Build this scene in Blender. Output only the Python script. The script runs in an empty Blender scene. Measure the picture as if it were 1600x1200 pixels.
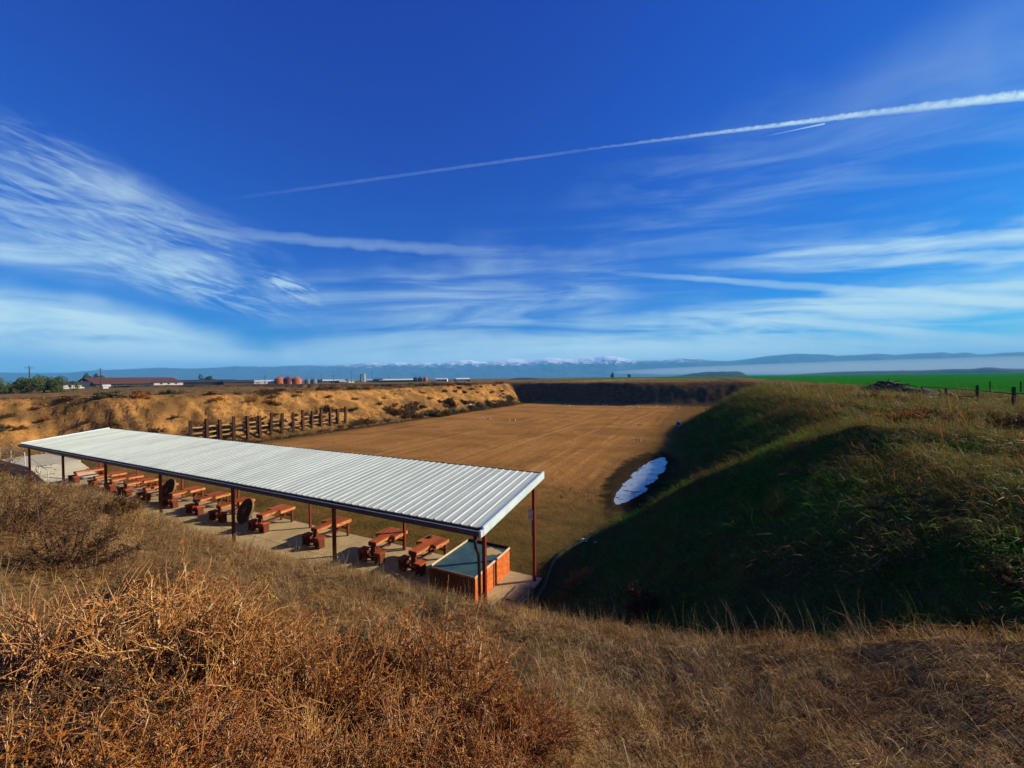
import bpy, math, random
import numpy as np
from mathutils import Vector, Matrix

random.seed(7)
RNG = np.random.default_rng(11)
scene = bpy.context.scene
C = scene.collection

# ------------------------------------------------------------------ camera
EYE = np.array([0.0, 0.0, 7.4])            # metres above the range floor
FPX, YAW, PITCH, ROLL = 613.4, 0.45903, 0.01516, -0.01196
_F = np.array([-math.sin(YAW) * math.cos(PITCH), math.cos(YAW) * math.cos(PITCH), -math.sin(PITCH)])
_R = np.array([math.cos(YAW), math.sin(YAW), 0.0])
_U = np.cross(_R, _F)
CR = _R * math.cos(ROLL) + _U * math.sin(ROLL)
CU = -_R * math.sin(ROLL) + _U * math.cos(ROLL)
cam_data = bpy.data.cameras.new('camera')
cam_data.sensor_width = 36.0
cam_data.lens = 36.0 * FPX / 1600.0
cam_data.clip_start = 0.05
cam_data.clip_end = 60000
cam = bpy.data.objects.new('camera', cam_data)
C.objects.link(cam)
m = Matrix.Identity(4)
for i in range(3):
    m[i][0], m[i][1], m[i][2], m[i][3] = CR[i], CU[i], -_F[i], EYE[i]
cam.matrix_world = m
scene.camera = cam


def ray(x, y):
    return _F + CR * (x - 800) / FPX + CU * (600 - y) / FPX


def unit(v):
    v = np.asarray(v, float)
    return v / np.linalg.norm(v)


# ------------------------------------------------------------------ node helpers
class NT:
    def __init__(self, tree):
        self.t = tree

    def put(self, sock, v):
        if isinstance(v, bpy.types.NodeSocket):
            self.t.links.new(v, sock)
        elif v is not None:
            if hasattr(sock, 'default_value') and sock.type == 'RGBA' and len(v) == 3:
                v = (*v, 1.0)
            sock.default_value = v

    def node(self, kind, out=0, ins=None, **props):
        n = self.t.nodes.new(kind)
        for k, v in props.items():
            setattr(n, k, v)
        for k, v in (ins or {}).items():
            self.put(n.inputs[k], v)
        return n.outputs[out] if out is not None else n

    def m(self, op, a, b=None, c=None, clamp=False):
        n = self.t.nodes.new('ShaderNodeMath')
        n.operation = op
        n.use_clamp = clamp
        for i, v in enumerate((a, b, c)):
            if v is not None:
                self.put(n.inputs[i], v)
        return n.outputs[0]

    def dot(self, a, b):
        n = self.t.nodes.new('ShaderNodeVectorMath')
        n.operation = 'DOT_PRODUCT'
        self.put(n.inputs[0], a)
        self.put(n.inputs[1], tuple(b) if not isinstance(b, bpy.types.NodeSocket) else b)
        return n.outputs['Value']

    def ss(self, v, lo, hi, tlo=0.0, thi=1.0):
        n = self.t.nodes.new('ShaderNodeMapRange')
        n.interpolation_type = 'SMOOTHSTEP'
        self.put(n.inputs[0], v)
        for i, q in enumerate((lo, hi, tlo, thi)):
            self.put(n.inputs[1 + i], q)
        return n.outputs[0]

    def comb(self, x, y, z):
        return self.node('ShaderNodeCombineXYZ', 0, {0: x, 1: y, 2: z})

    def noise(self, vec, scale, detail=4.0, rough=0.55, dist=0.0, out=0):
        return self.node('ShaderNodeTexNoise', out, {'Vector': vec, 'Scale': scale, 'Detail': detail, 'Roughness': rough, 'Distortion': dist})

    def mix(self, f, a, b):
        n = self.t.nodes.new('ShaderNodeMix')
        n.data_type = 'RGBA'
        self.put(n.inputs[0], f)
        self.put(n.inputs[6], a)
        self.put(n.inputs[7], b)
        return n.outputs[2]


# ------------------------------------------------------------------ sky and sun
SUN_AZ, SUN_EL = math.radians(53.0), math.radians(24.5)
SUN_DIR = Vector((math.sin(SUN_AZ) * math.cos(SUN_EL), math.cos(SUN_AZ) * math.cos(SUN_EL), math.sin(SUN_EL)))
world = bpy.data.worlds.new('World')
scene.world = world
world.use_nodes = True
wt = world.node_tree
wt.nodes.clear()
w = NT(wt)
sky = w.node('ShaderNodeTexSky', None)
sky.sky_type = 'NISHITA'
sky.sun_disc = False
sky.sun_elevation = SUN_EL
sky.sun_rotation = SUN_AZ
sky.air_density = 1.0
sky.dust_density = 0.3
sky.ozone_density = 3.0
sky.altitude = 0
D = w.node('ShaderNodeTexCoord', 'Generated')
Dn = w.node('ShaderNodeVectorMath', 0, {0: D}, operation='NORMALIZE')
gm = w.node('ShaderNodeGamma', 0, {'Color': sky.outputs[0], 'Gamma': 1.32})
gam = w.node('ShaderNodeMix', 2, {0: 1.0, 6: gm, 7: (0.080, 0.365, 0.86, 1)}, data_type='RGBA', blend_type='MULTIPLY')
# each channel's own contrast, as the photograph renders its blue
sp = w.node('ShaderNodeSeparateColor', None, {0: gam})
pw = lambda o_, k_, g_, a_: w.m('MULTIPLY', w.m('POWER', w.m('MULTIPLY', o_, k_), g_), a_)
gam = w.node('ShaderNodeCombineColor', 0, {0: pw(sp.outputs[0], 5.087, .52, .162), 1: pw(sp.outputs[1], .987, .97, .92), 2: pw(sp.outputs[2], .2643, .52, 4.75)})
SKY_STRENGTH = 0.06


# shared fields of noise over the sky: fibres that follow the left cloud fan, fibres along the right bands, and loose turbulence
def axes(pc, pt):
    c = unit(ray(*pc))
    t = unit(ray(*pt))
    t = unit(t - c * (t @ c))
    return t, np.cross(c, t)


def fibres(pc, pt, sx, sy, detail, dist, seed, rough=.58):
    t, n = axes(pc, pt)
    return w.noise(w.comb(w.m('MULTIPLY', w.dot(Dn, t), sx), w.m('MULTIPLY', w.dot(Dn, n), sy), seed), 1.0, detail, rough, dist)


FL1 = fibres((110, 330), (330, 375), 5, 22, 5, .8, 1.0)
FL2 = fibres((150, 300), (330, 372), 15, 66, 4, 1.2, 5.0)
FR1 = fibres((1300, 450), (1620, 440), 3.2, 24, 5, .7, 33.0)
TURB = w.noise(Dn, 4.5, 3, .55)
RAG = w.noise(Dn, 85.0, 4, .68)
RAG0 = w.m('SUBTRACT', RAG, .5)
RAGS = w.m('SUBTRACT', w.noise(Dn, 16.0, 2, .6), .5)
TURB0 = w.m('MULTIPLY', w.m('SUBTRACT', TURB, .5), .9)


def frame_map(x_axis, y_axis, z_axis, scale):
    """direction of view in a frame of its own, divided by scale: one Mapping node"""
    M = Matrix((tuple(x_axis), tuple(y_axis), tuple(z_axis))).transposed()
    return w.node('ShaderNodeMapping', 0, {'Vector': Dn, 'Rotation': tuple(M.to_euler('XYZ')), 'Scale': scale}, vector_type='TEXTURE')


def streak(p0, p1, w0, w1, a0, a1, fade0=.06, fade1=.06, rag=0.0, fine=True, soft=1.0, tex=0.0):
    """A long thin cloud on the great circle through two directions of the sky."""
    d0, d1 = unit(ray(*p0)), unit(ray(*p1))
    n = unit(np.cross(d0, d1))
    t = unit(np.cross(n, d0))
    ang = math.acos(float(np.clip(d0 @ d1, -1, 1)))
    sep = w.node('ShaderNodeSeparateXYZ', None, {0: frame_map(t, n, np.cross(t, n), (math.tan(ang), 1, 1))})
    along = w.m('DIVIDE', sep.outputs[0], w.m('ABSOLUTE', sep.outputs[2]))
    across = sep.outputs[1]
    if rag:
        across = w.m('MULTIPLY_ADD', RAG0 if fine else RAGS, rag, across)
    k = w.m('DIVIDE', across, w.m('MULTIPLY_ADD', along, w1 - w0, w0))
    # profile along the trail
    rp = w.node('ShaderNodeValToRGB', None, {0: along})
    cr = rp.color_ramp
    cr.interpolation = 'EASE'
    for i, (ps, v) in enumerate(((0, 0), (fade0, a0 + (a1 - a0) * fade0), (1 - fade1, a1), (1, 0))):
        e = cr.elements[i] if i in (0,) else (cr.elements[-1] if i == 3 else cr.elements.new(ps))
        e.position = ps
        e.color = (v, v, v, 1)
    body = w.m('SUBTRACT', 1.0, w.m('MULTIPLY', k, k), clamp=True)
    v = w.m('MULTIPLY', body, rp.outputs[0])
    if tex:
        v = w.m('MULTIPLY', v, (TEXF if fine else TEXS))
    return v


def patch(pc, pt, la, lb, amp, field, lo, hi, soft=.75):
    """A field of cirrus: an ellipse with a loose edge, filled with one of the fibre fields."""
    c = unit(ray(*pc))
    t, n = axes(pc, pt)
    ln = w.node('ShaderNodeVectorMath', 'Value', {0: frame_map(t, n, np.cross(t, n), (la, lb, 1e5))}, operation='LENGTH')
    msk = w.ss(w.m('ADD', ln, TURB0), 1.0, 1.0 - soft)
    return w.m('MULTIPLY', msk, w.ss(field, lo, hi, 0.0, amp))


TEXF = w.ss(RAG, .3, .7, .5, 1.0)
TEXS = w.ss(FR1, .3, .7, .55, 1.0)
# the cirrus fan and the low bank on the left
cl_left = [
    patch((110, 350), (330, 410), .36, .125, .52, FL1, .30, .75, .55),
    patch((165, 345), (330, 425), .28, .11, .45, FL2, .36, .82, .6),
    patch((330, 455), (480, 500), .22, .055, .50, FL2, .36, .74, .8),
    patch((450, 450), (520, 482), .085, .035, .70, FL2, .38, .70, .8),
    patch((20, 395), (110, 410), .10, .03, .45, FL1, .25, .7, .9),
    patch((120, 515), (420, 555), .40, .075, 1.0, FL1, .18, .62, .7),
    patch((300, 552), (460, 560), .24, .022, .85, FL1, .15, .60, .8)]
# veils and trails that cross the middle
cl_mid = [
    patch((760, 490), (1000, 480), .70, .17, .60, FR1, .30, .74, .9),
    patch((850, 545), (1050, 545), .80, .060, .80, FR1, .12, .60, .9),
    patch((800, 570), (1000, 570), 1.3, .055, .92, FR1, -.3, .5, .8),
    streak((280, 322), (960, 228), .0040, .0036, .09, .15, .3, .3, .003, True, .9, .3),
    streak((300, 360), (800, 397), .012, .016, .30, .24, .15, .4, .02, False, .95, .5)]
# thin veils, condensation trails old and fresh on the right
cl_right = [
    patch((1200, 300), (1500, 230), .60, .20, .20, FR1, .38, .75, .9),
    patch((1500, 110), (1590, 70), .30, .12, .24, TURB, .30, .75, .9),
    patch((1480, 385), (1620, 370), .38, .075, .75, FR1, .34, .68, .8),
    patch((1330, 500), (1620, 485), .60, .10, .95, FR1, .33, .66, .8),
    patch((1250, 548), (1600, 543), .75, .050, .90, FR1, .10, .55, .8),
    streak((1250, 190), (1720, 134), .0042, .0088, .40, 1.15, .25, .1, .0075, True, .7, .5),
    streak((880, 238), (1400, 172), .0022, .0052, .10, .85, .25, .25, .005, True, .85, .5),
    streak((1190, 214), (1290, 193), .0009, .0016, .05, .65, .3, .02, 0, True, .9),
    streak((880, 420), (1640, 476), .006, .013, .40, 1.0, .4, .05, .010, False, .9, .4),
    streak((1080, 412), (1660, 364), .006, .017, .35, .85, .4, .05, .016, False, .95, .4),
    streak((1040, 418), (1660, 398), .008, .012, .20, .65, .4, .05, .014, False, .95, .5),
    streak((1330, 456), (1660, 444), .006, .009, .5, .85, .4, .05, .010, False, .9, .3),
    streak((1000, 525), (1420, 480), .010, .008, .5, .30, .4, .4, .016, False, .95, .4),
    streak((1060, 532), (1500, 512), .005, .008, .5, .30, .4, .5, .010, False, .95, .4)]


def clear(cs):
    """what the clouds let through"""
    v = w.m('SUBTRACT', 1.0, cs[0])
    for c_ in cs[1:]:
        v = w.m('MULTIPLY', v, w.m('SUBTRACT', 1.0, c_))
    return v


dz = w.node('ShaderNodeSeparateXYZ', 2, {0: Dn})
above = w.ss(dz, -.01, .02)
mid = clear(cl_mid)
bg_sky = w.node('ShaderNodeBackground', 0, {'Color': gam, 'Strength': SKY_STRENGTH})
bg_cl = w.node('ShaderNodeBackground', 0, {'Color': (0.62, 0.86, 0.92), 'Strength': 0.66})


def clouded(cs):
    cov = w.m('MULTIPLY', w.m('SUBTRACT', 1.0, w.m('MULTIPLY', mid, clear(cs)), clamp=True), above)
    return w.node('ShaderNodeMixShader', 0, {0: cov, 1: bg_sky, 2: bg_cl})


# each half of the sky is worked out only where its clouds are
_ga = unit(np.cross(unit(ray(690, 0)), unit(ray(690, 590))))
side = w.m('GREATER_THAN', w.dot(Dn, _ga * (1 if _ga @ unit(ray(1200, 400)) > 0 else -1)), 0.0)
halves = w.node('ShaderNodeMixShader', 0, {0: side, 1: clouded(cl_left), 2: clouded(cl_right)})
mixw = w.node('ShaderNodeMixShader', 0, {0: w.m('GREATER_THAN', w.dot(Dn, unit(ray(800, 500))), .12), 1: bg_sky, 2: halves})
w.node('ShaderNodeOutputWorld', None, {'Surface': mixw})
world.cycles.sampling_method = 'MANUAL'
world.cycles.sample_map_resolution = 128

sun = bpy.data.lights.new('sun', 'SUN')
sun.energy = 5.0
sun.angle = math.radians(0.5)
sun.color = (1.0, 0.88, 0.68)
sun_o = bpy.data.objects.new('sun', sun)
sun_o.rotation_euler = (-SUN_DIR).to_track_quat('-Z', 'Y').to_euler()
sun_o.location = (60, 40, 60)
C.objects.link(sun_o)

scene.view_settings.view_transform = 'Standard'
scene.view_settings.look = 'None'
scene.view_settings.exposure = 0.65
scene.view_settings.gamma = 1.0
scene.view_settings.use_curve_mapping = False
scene.render.engine = 'CYCLES'
scene.cycles.use_denoising = True
scene.cycles.use_adaptive_sampling = True
scene.cycles.adaptive_threshold = 0.03
scene.cycles.max_bounces = 5
scene.cycles.diffuse_bounces = 2
scene.cycles.transparent_max_bounces = 8
scene.cycles.volume_bounces = 2


# ------------------------------------------------------------------ numpy noise
def _hash(ix, iy, s):
    h = (ix.astype(np.int64) * 374761393 + iy.astype(np.int64) * 668265263 + int(s) * 1442695041) & 0xffffffff
    h = ((h ^ (h >> 13)) * 1274126177) & 0xffffffff
    h = ((h ^ (h >> 16)) * 2246822519) & 0xffffffff
    return ((h ^ (h >> 15)) & 0xffff) / 65535.0


def vnoise(x, y, s=0):
    ix, iy = np.floor(x), np.floor(y)
    fx, fy = x - ix, y - iy
    fx = fx * fx * fx * (fx * (fx * 6 - 15) + 10)
    fy = fy * fy * fy * (fy * (fy * 6 - 15) + 10)
    a, b = _hash(ix, iy, s), _hash(ix + 1, iy, s)
    c, d = _hash(ix, iy + 1, s), _hash(ix + 1, iy + 1, s)
    return (a * (1 - fx) + b * fx) * (1 - fy) + (c * (1 - fx) + d * fx) * fy


def fbm(x, y, s=0, o=4, g=.5):
    v, a, n = 0.0, 1.0, 0.0
    for i in range(o):
        v = v + a * vnoise(x, y, s + i * 17)
        n += a
        a *= g
        x, y = x * 2.03 + 7.1, y * 2.03 + 3.7
    return v / n - .5


def sstep(a, b, x):
    t = np.clip((x - a) / (b - a), 0, 1)
    return t * t * (3 - 2 * t)


# ------------------------------------------------------------------ the lie of the land
PLAIN = 4.65


def toe_right(Y):
    return np.interp(Y, [0, 12, 19, 23, 38, 43, 61, 80, 96, 125], [-5.0, -4.9, -4.7, -3.2, -2.5, -3.0, -3.3, -1.4, .6, 2.4])


def toe_left(Y):
    return np.interp(Y, [6, 16, 21, 27, 40, 66, 110], [-62, -60, -53, -49.5, -48.6, -48.0, -48.6])


def ramp_(t):
    """0..1 bank profile, straight with rounded foot and crest"""
    t = np.clip(t, 0, 1.0)
    return .62 * t + .38 * (t * t * (3 - 2 * t))


def heights(X, Y):
    dr = X - toe_right(Y)
    w_r = 9.3
    top = 5.45 + .10 * np.sin(Y * .21) - .15 * sstep(70, 112, Y)
    hr = top * ramp_(dr / w_r) - (top - PLAIN) * sstep(11, 27, dr)
    dl = toe_left(Y) - X
    hl = 5.6 * ramp_(dl / 8.5) - (5.6 - PLAIN) * sstep(10, 60, dl)
    db = Y - 104.0 - 2.5 * np.sin(X * .09)
    hb = (5.75 * ramp_(db / 7.0) - (5.75 - PLAIN) * sstep(9, 40, db)) * sstep(18, 11, X)
    zs = np.interp(X, [-60, -21, -14.5, -9.3, -6.3, -4.7, -3, -1.9, -.6, .3, 1.0, 1.6, 2.2, 8],
                   [4.3, 4.25, 4.65, 4.38, 4.44, 4.55, 4.56, 4.65, 4.73, 4.9, 5.15, 5.4, 5.6, 5.5])
    back = zs + (5.72 - zs) * sstep(4.4, -.2, Y) - (5.72 - PLAIN) * sstep(-3, -20, Y)
    t = (Y - 4.0) / 5.1
    front = zs * (1 - ramp_(t) * 1.0)
    hn = np.where(Y < 4.0, back, front)
    return hr, hl, hb, hn


def weights_raw(X, Y):
    return heights(X, Y)


def terrain(X, Y, fine=True):
    X, Y = np.asarray(X, float), np.asarray(Y, float)
    hr, hl, hb, hn = heights(X, Y)
    z = np.maximum(np.maximum(hr, hl), np.maximum(hb, hn))
    R = np.hypot(X, Y)
    near = sstep(420, 160, R)
    bank = sstep(.15, 1.5, z) * near
    left = bank * (hl >= z - .01) * sstep(-30, -46, X)
    # eroded gullies run down the left bank
    gul = np.abs(fbm(X * .16, Y * .62, 3, 4, .55)) * 2.0
    gul2 = np.abs(fbm(X * .5, Y * 1.5, 5, 3)) * 2.0
    face = sstep(.2, 1.2, hl) * sstep(5.75, 4.9, hl) * (hl >= z - .01) * near * sstep(-30, -46, X)
    z = z - face * (.42 * sstep(.5, .0, gul) * sstep(.35, .65, vnoise(X * .07, Y * .07, 8)) + .22 * sstep(.45, 0, gul2)) + face * .15
    z = z + face * (.42 * fbm(X * .55, Y * .75, 13, 5, .62) + .22 * np.abs(fbm(X * 1.6, Y * 1.9, 15, 4, .6)))
    z = z + left * .5 * fbm(X * .12, Y * .12, 9, 4)
    # spurs on the grassy berm
    rg = bank * (hr >= z - .6) * sstep(-6, -3, X)
    slope_r = sstep(.2, 1.5, hr) * rg
    line = (Y - 21.5) + (X + 4.9) * .62
    z = z + slope_r * (.36 * np.exp(-(line / 1.5) ** 2) - .05 * np.exp(-((line + 3.4) / 2.4) ** 2)) * sstep(12, 4, X)
    line2 = (Y - 40) + (X + 4) * .9
    z = z + slope_r * .15 * np.exp(-(line2 / 2.2) ** 2)
    z = z + rg * (.18 * fbm(X * .32, Y * .16, 21, 4) + .26 * fbm(X * .9 + Y * .25, Y * .7 - X * .3, 23, 4, .6))
    # tussocky foreground
    hf = bank * (hn >= z - .05) * sstep(60, 30, R)
    z = z + hf * (.30 * fbm(X * .45, Y * .45, 31, 4) + .10 * fbm(X * 1.9, Y * 1.9, 33, 3))
    # rough backstop
    hbk = bank * (hb >= z - .05) * sstep(90, 100, Y)
    z = z + hbk * (.5 * fbm(X * .15, Y * .3, 41, 4) + .35 * fbm(X * .6, Y * .6, 44, 3))
    # graded floor: wheel and drag marks run down range
    fl = sstep(.3, .0, z) * near
    z = z + fl * (.035 * fbm(X * .9, Y * .07, 51, 3) + .03 * fbm(X * .5, Y * .5, 53, 3))
    # a shallow hollow along the foot of the berm holds the puddle
    wd = 1.02 * np.sqrt(np.clip(1 - ((Y - 30.7) / 7.6) ** 2, 0, 1)) + .001
    dx = (X - (-4.62 + (Y - 24) * .075)) / wd
    inpud = np.clip(1.35 - dx * dx, 0, 1.35) * (wd > .01)
    nearp = sstep(3.2, 1.2, np.abs(X + 4.1)) * sstep(12, 8.5, np.abs(Y - 30.7))
    zp = .016 + .17 * fbm(X * 1.7, Y * .9, 97, 5, .66) - .13 * inpud / 1.35
    z = np.where(z < .5, z * (1 - nearp) + nearp * np.where(z < .14, zp, np.maximum(zp, z - .1)), z)
    # scrubby plain beyond
    pl = sstep(4.0, 4.6, z) * sstep(24, 60, np.abs(X + 20) - 10) * sstep(900, 300, R)
    z = z + pl * .5 * fbm(X * .05, Y * .05, 61, 4) * sstep(28, 12, X)
    z = z - .25 * sstep(12, 20, X) * sstep(36, 33, X) * sstep(30, 45, Y) * near
    # pad under the shelter is level
    pad = sstep(1.2, .3, np.maximum(np.maximum(-43.5 - X, X + 5.3), np.maximum(9.3 - Y, Y - 13.6)))
    z = z * (1 - pad) + (-.06) * pad
    return z


def ground_at(x, y, lift=0.0):
    """where the line of sight through a place in the photograph meets the land"""
    d = ray(x, y)
    d = d / np.hypot(d[0], d[1])
    r = np.concatenate([np.arange(1.0, 40, .03), np.arange(40, 900, .3)])
    P = EYE[None] + d[None] * r[:, None]
    hit = np.nonzero(P[:, 2] <= terrain(P[:, 0], P[:, 1]) + lift)[0]
    k = hit[0] if len(hit) else len(r) - 1
    return np.array([P[k, 0], P[k, 1], float(terrain(P[k, 0], P[k, 1]))])


def at_dist(x, dist, z=None):
    """point on the land in the direction of column x, at a ground distance"""
    d = ray(x, 590)
    d = d / np.hypot(d[0], d[1])
    X, Y = d[0] * dist, d[1] * dist
    return np.array([X, Y, float(terrain(X, Y)) if z is None else z])


# ------------------------------------------------------------------ object helpers
def mesh_from(name, V, Fc, mats=(), smooth=False, fm=None):
    me = bpy.data.meshes.new(name)
    me.from_pydata([tuple(v) for v in V], [], [tuple(f) for f in Fc])
    for m_ in mats:
        me.materials.append(m_)
    if fm is not None:
        me.polygons.foreach_set('material_index', np.asarray(fm, np.int32))
    if smooth:
        me.polygons.foreach_set('use_smooth', np.ones(len(me.polygons), bool))
    me.update()
    return me


def fast_mesh(name, V, loops, nper, mats=(), smooth=False):
    """V (n,3); loops flat index array; all faces with nper corners"""
    me = bpy.data.meshes.new(name)
    V = np.ascontiguousarray(V, np.float32)
    loops = np.ascontiguousarray(loops, np.int32).ravel()
    nf = len(loops) // nper
    me.vertices.add(len(V))
    me.vertices.foreach_set('co', V.ravel())
    me.loops.add(len(loops))
    me.loops.foreach_set('vertex_index', loops)
    me.polygons.add(nf)
    me.polygons.foreach_set('loop_start', np.arange(0, nf * nper, nper, dtype=np.int32))
    me.polygons.foreach_set('loop_total', np.full(nf, nper, np.int32))
    if smooth:
        me.polygons.foreach_set('use_smooth', np.ones(nf, bool))
    for m_ in mats:
        me.materials.append(m_)
    me.update(calc_edges=True)
    return me


class MB:
    """collects simple solids into one mesh"""

    def __init__(self):
        self.V, self.F = [], []

    def add(self, V, F):
        o = len(self.V)
        self.V += [tuple(float(c) for c in v) for v in V]
        self.F += [tuple(i + o for i in f) for f in F]
        return self

    def box(self, x0, x1, y0, y1, z0, z1):
        V = [(x0, y0, z0), (x1, y0, z0), (x1, y1, z0), (x0, y1, z0), (x0, y0, z1), (x1, y0, z1), (x1, y1, z1), (x0, y1, z1)]
        return self.add(V, [(0, 3, 2, 1), (4, 5, 6, 7), (0, 1, 5, 4), (1, 2, 6, 5), (2, 3, 7, 6), (3, 0, 4, 7)])

    def cbox(self, x0, x1, y0, y1, z0, z1, b=.008):
        """box with chamfered edges"""
        xs, ys, zs = (x0, x1), (y0, y1), (z0, z1)
        V, idx = [], {}
        for i in (0, 1):
            for j in (0, 1):
                for k in (0, 1):
                    sx, sy, sz = (b if i == 0 else -b), (b if j == 0 else -b), (b if k == 0 else -b)
                    for a, v in (('x', (xs[i], ys[j] + sy, zs[k] + sz)), ('y', (xs[i] + sx, ys[j], zs[k] + sz)), ('z', (xs[i] + sx, ys[j] + sy, zs[k]))):
                        idx[(i, j, k, a)] = len(V)
                        V.append(v)
        F = []
        for i in (0, 1):
            q = [idx[(i, 0, 0, 'x')], idx[(i, 1, 0, 'x')], idx[(i, 1, 1, 'x')], idx[(i, 0, 1, 'x')]]
            F.append(q if i else q[::-1])
            q = [idx[(0, i, 0, 'y')], idx[(0, i, 1, 'y')], idx[(1, i, 1, 'y')], idx[(1, i, 0, 'y')]]
            F.append(q if i else q[::-1])
            q = [idx[(0, 0, i, 'z')], idx[(1, 0, i, 'z')], idx[(1, 1, i, 'z')], idx[(0, 1, i, 'z')]]
            F.append(q if i else q[::-1])
        for i in (0, 1):
            for j in (0, 1):
                F.append([idx[(i, j, 0, 'x')], idx[(i, j, 1, 'x')], idx[(i, j, 1, 'y')], idx[(i, j, 0, 'y')]])
                F.append([idx[(i, 0, j, 'x')], idx[(i, 1, j, 'x')], idx[(i, 1, j, 'z')], idx[(i, 0, j, 'z')]])
                F.append([idx[(0, i, j, 'y')], idx[(1, i, j, 'y')], idx[(1, i, j, 'z')], idx[(0, i, j, 'z')]])
        for i in (0, 1):
            for j in (0, 1):
                for k in (0, 1):
                    F.append([idx[(i, j, k, 'x')], idx[(i, j, k, 'y')], idx[(i, j, k, 'z')]])
        return self.add(V, F)

    def beam(self, a, b, wx, wz, up=(0, 0, 1)):
        a, b = np.array(a, float), np.array(b, float)
        d = unit(b - a)
        s = np.cross(d, up)
        s = unit(s) if np.linalg.norm(s) > 1e-6 else np.array([1.0, 0, 0])
        u = np.cross(s, d)
        V = []
        for p in (a, b):
            for i, j in ((-1, -1), (1, -1), (1, 1), (-1, 1)):
                V.append(p + s * i * wx / 2 + u * j * wz / 2)
        return self.add(V, [(0, 3, 2, 1), (4, 5, 6, 7), (0, 1, 5, 4), (1, 2, 6, 5), (2, 3, 7, 6), (3, 0, 4, 7)])

    def tube(self, pts, rad, n=8, cap=True):
        pts = [np.array(p, float) for p in pts]
        rads = rad if hasattr(rad, '__len__') else [rad] * len(pts)
        V, F = [], []
        prev = None
        for i, p in enumerate(pts):
            d = unit(pts[min(i + 1, len(pts) - 1)] - pts[max(i - 1, 0)])
            if prev is None:
                s = np.cross(d, (0, 0, 1)) if abs(d[2]) < .9 else np.cross(d, (1, 0, 0))
            else:
                s = prev - d * (prev @ d)
            s = unit(s)
            prev = s
            u = np.cross(d, s)
            for k in range(n):
                a = 2 * math.pi * k / n
                V.append(p + (s * math.cos(a) + u * math.sin(a)) * rads[i])
        for i in range(len(pts) - 1):
            for k in range(n):
                F.append((i * n + k, i * n + (k + 1) % n, (i + 1) * n + (k + 1) % n, (i + 1) * n + k))
        if cap:
            F.append(tuple(range(n))[::-1])
            F.append(tuple((len(pts) - 1) * n + k for k in range(n)))
        return self.add(V, F)

    def prism(self, poly, z0, z1):
        n = len(poly)
        V = [(x, y, z0) for x, y in poly] + [(x, y, z1) for x, y in poly]
        F = [tuple(range(n))[::-1], tuple(range(n, 2 * n))] + [(i, (i + 1) % n, n + (i + 1) % n, n + i) for i in range(n)]
        return self.add(V, F)

    def lathe(self, prof, n=24, c=(0, 0)):
        V, F = [], []
        for r, z in prof:
            for k in range(n):
                a = 2 * math.pi * k / n
                V.append((c[0] + r * math.cos(a), c[1] + r * math.sin(a), z))
        for i in range(len(prof) - 1):
            for k in range(n):
                F.append((i * n + k, i * n + (k + 1) % n, (i + 1) * n + (k + 1) % n, (i + 1) * n + k))
        F.append(tuple(range(n))[::-1])
        F.append(tuple((len(prof) - 1) * n + k for k in range(n)))
        return self.add(V, F)

    def mesh(self, name, mat, smooth=False):
        return mesh_from(name, self.V, self.F, [mat] if mat else [], smooth)

    def build(self, name, mat, parent=None, smooth=False):
        o = bpy.data.objects.new(name, self.mesh(name, mat, smooth))
        C.objects.link(o)
        if parent is not None:
            o.parent = parent
        return o


def link(name, me, parent=None, loc=None, rz=None):
    o = bpy.data.objects.new(name, me)
    C.objects.link(o)
    if parent is not None:
        o.parent = parent
    if loc is not None:
        o.location = tuple(float(v) for v in loc)
    if rz is not None:
        o.rotation_euler = (0, 0, rz)
    return o


def tag(o, label=None, cat=None, group=None, kind=None):
    if label:
        o['label'] = label
    if cat:
        o['category'] = cat
    if group:
        o['group'] = group
    if kind:
        o['kind'] = kind
    return o


def thing(name, label, cat, loc=(0, 0, 0), rz=0.0, group=None):
    o = bpy.data.objects.new(name, None)
    o.empty_display_size = .2
    C.objects.link(o)
    o.location = tuple(float(v) for v in loc)
    o.rotation_euler = (0, 0, rz)
    return tag(o, label, cat, group)


def dup(root, loc, rz=0.0, label=None, group=None, scale=None):
    r = root.copy()
    C.objects.link(r)
    r.location = tuple(float(v) for v in loc)
    r.rotation_euler = (0, 0, rz)
    if scale is not None:
        r.scale = scale if hasattr(scale, '__len__') else (scale,) * 3
    tag(r, label, None, group)
    for ch in list(root.children):
        c_ = ch.copy()
        C.objects.link(c_)
        c_.parent = r
        for g in list(ch.children):
            d_ = g.copy()
            C.objects.link(d_)
            d_.parent = c_
    return r


# ------------------------------------------------------------------ materials
def material(name, rough=.85, spec=.25, metal=0.0):
    mt = bpy.data.materials.new(name)
    mt.use_nodes = True
    t = NT(mt.node_tree)
    b = mt.node_tree.nodes['Principled BSDF']
    b.inputs['Roughness'].default_value = rough
    b.inputs['Specular IOR Level'].default_value = spec
    b.inputs['Metallic'].default_value = metal
    return mt, t, b


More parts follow.
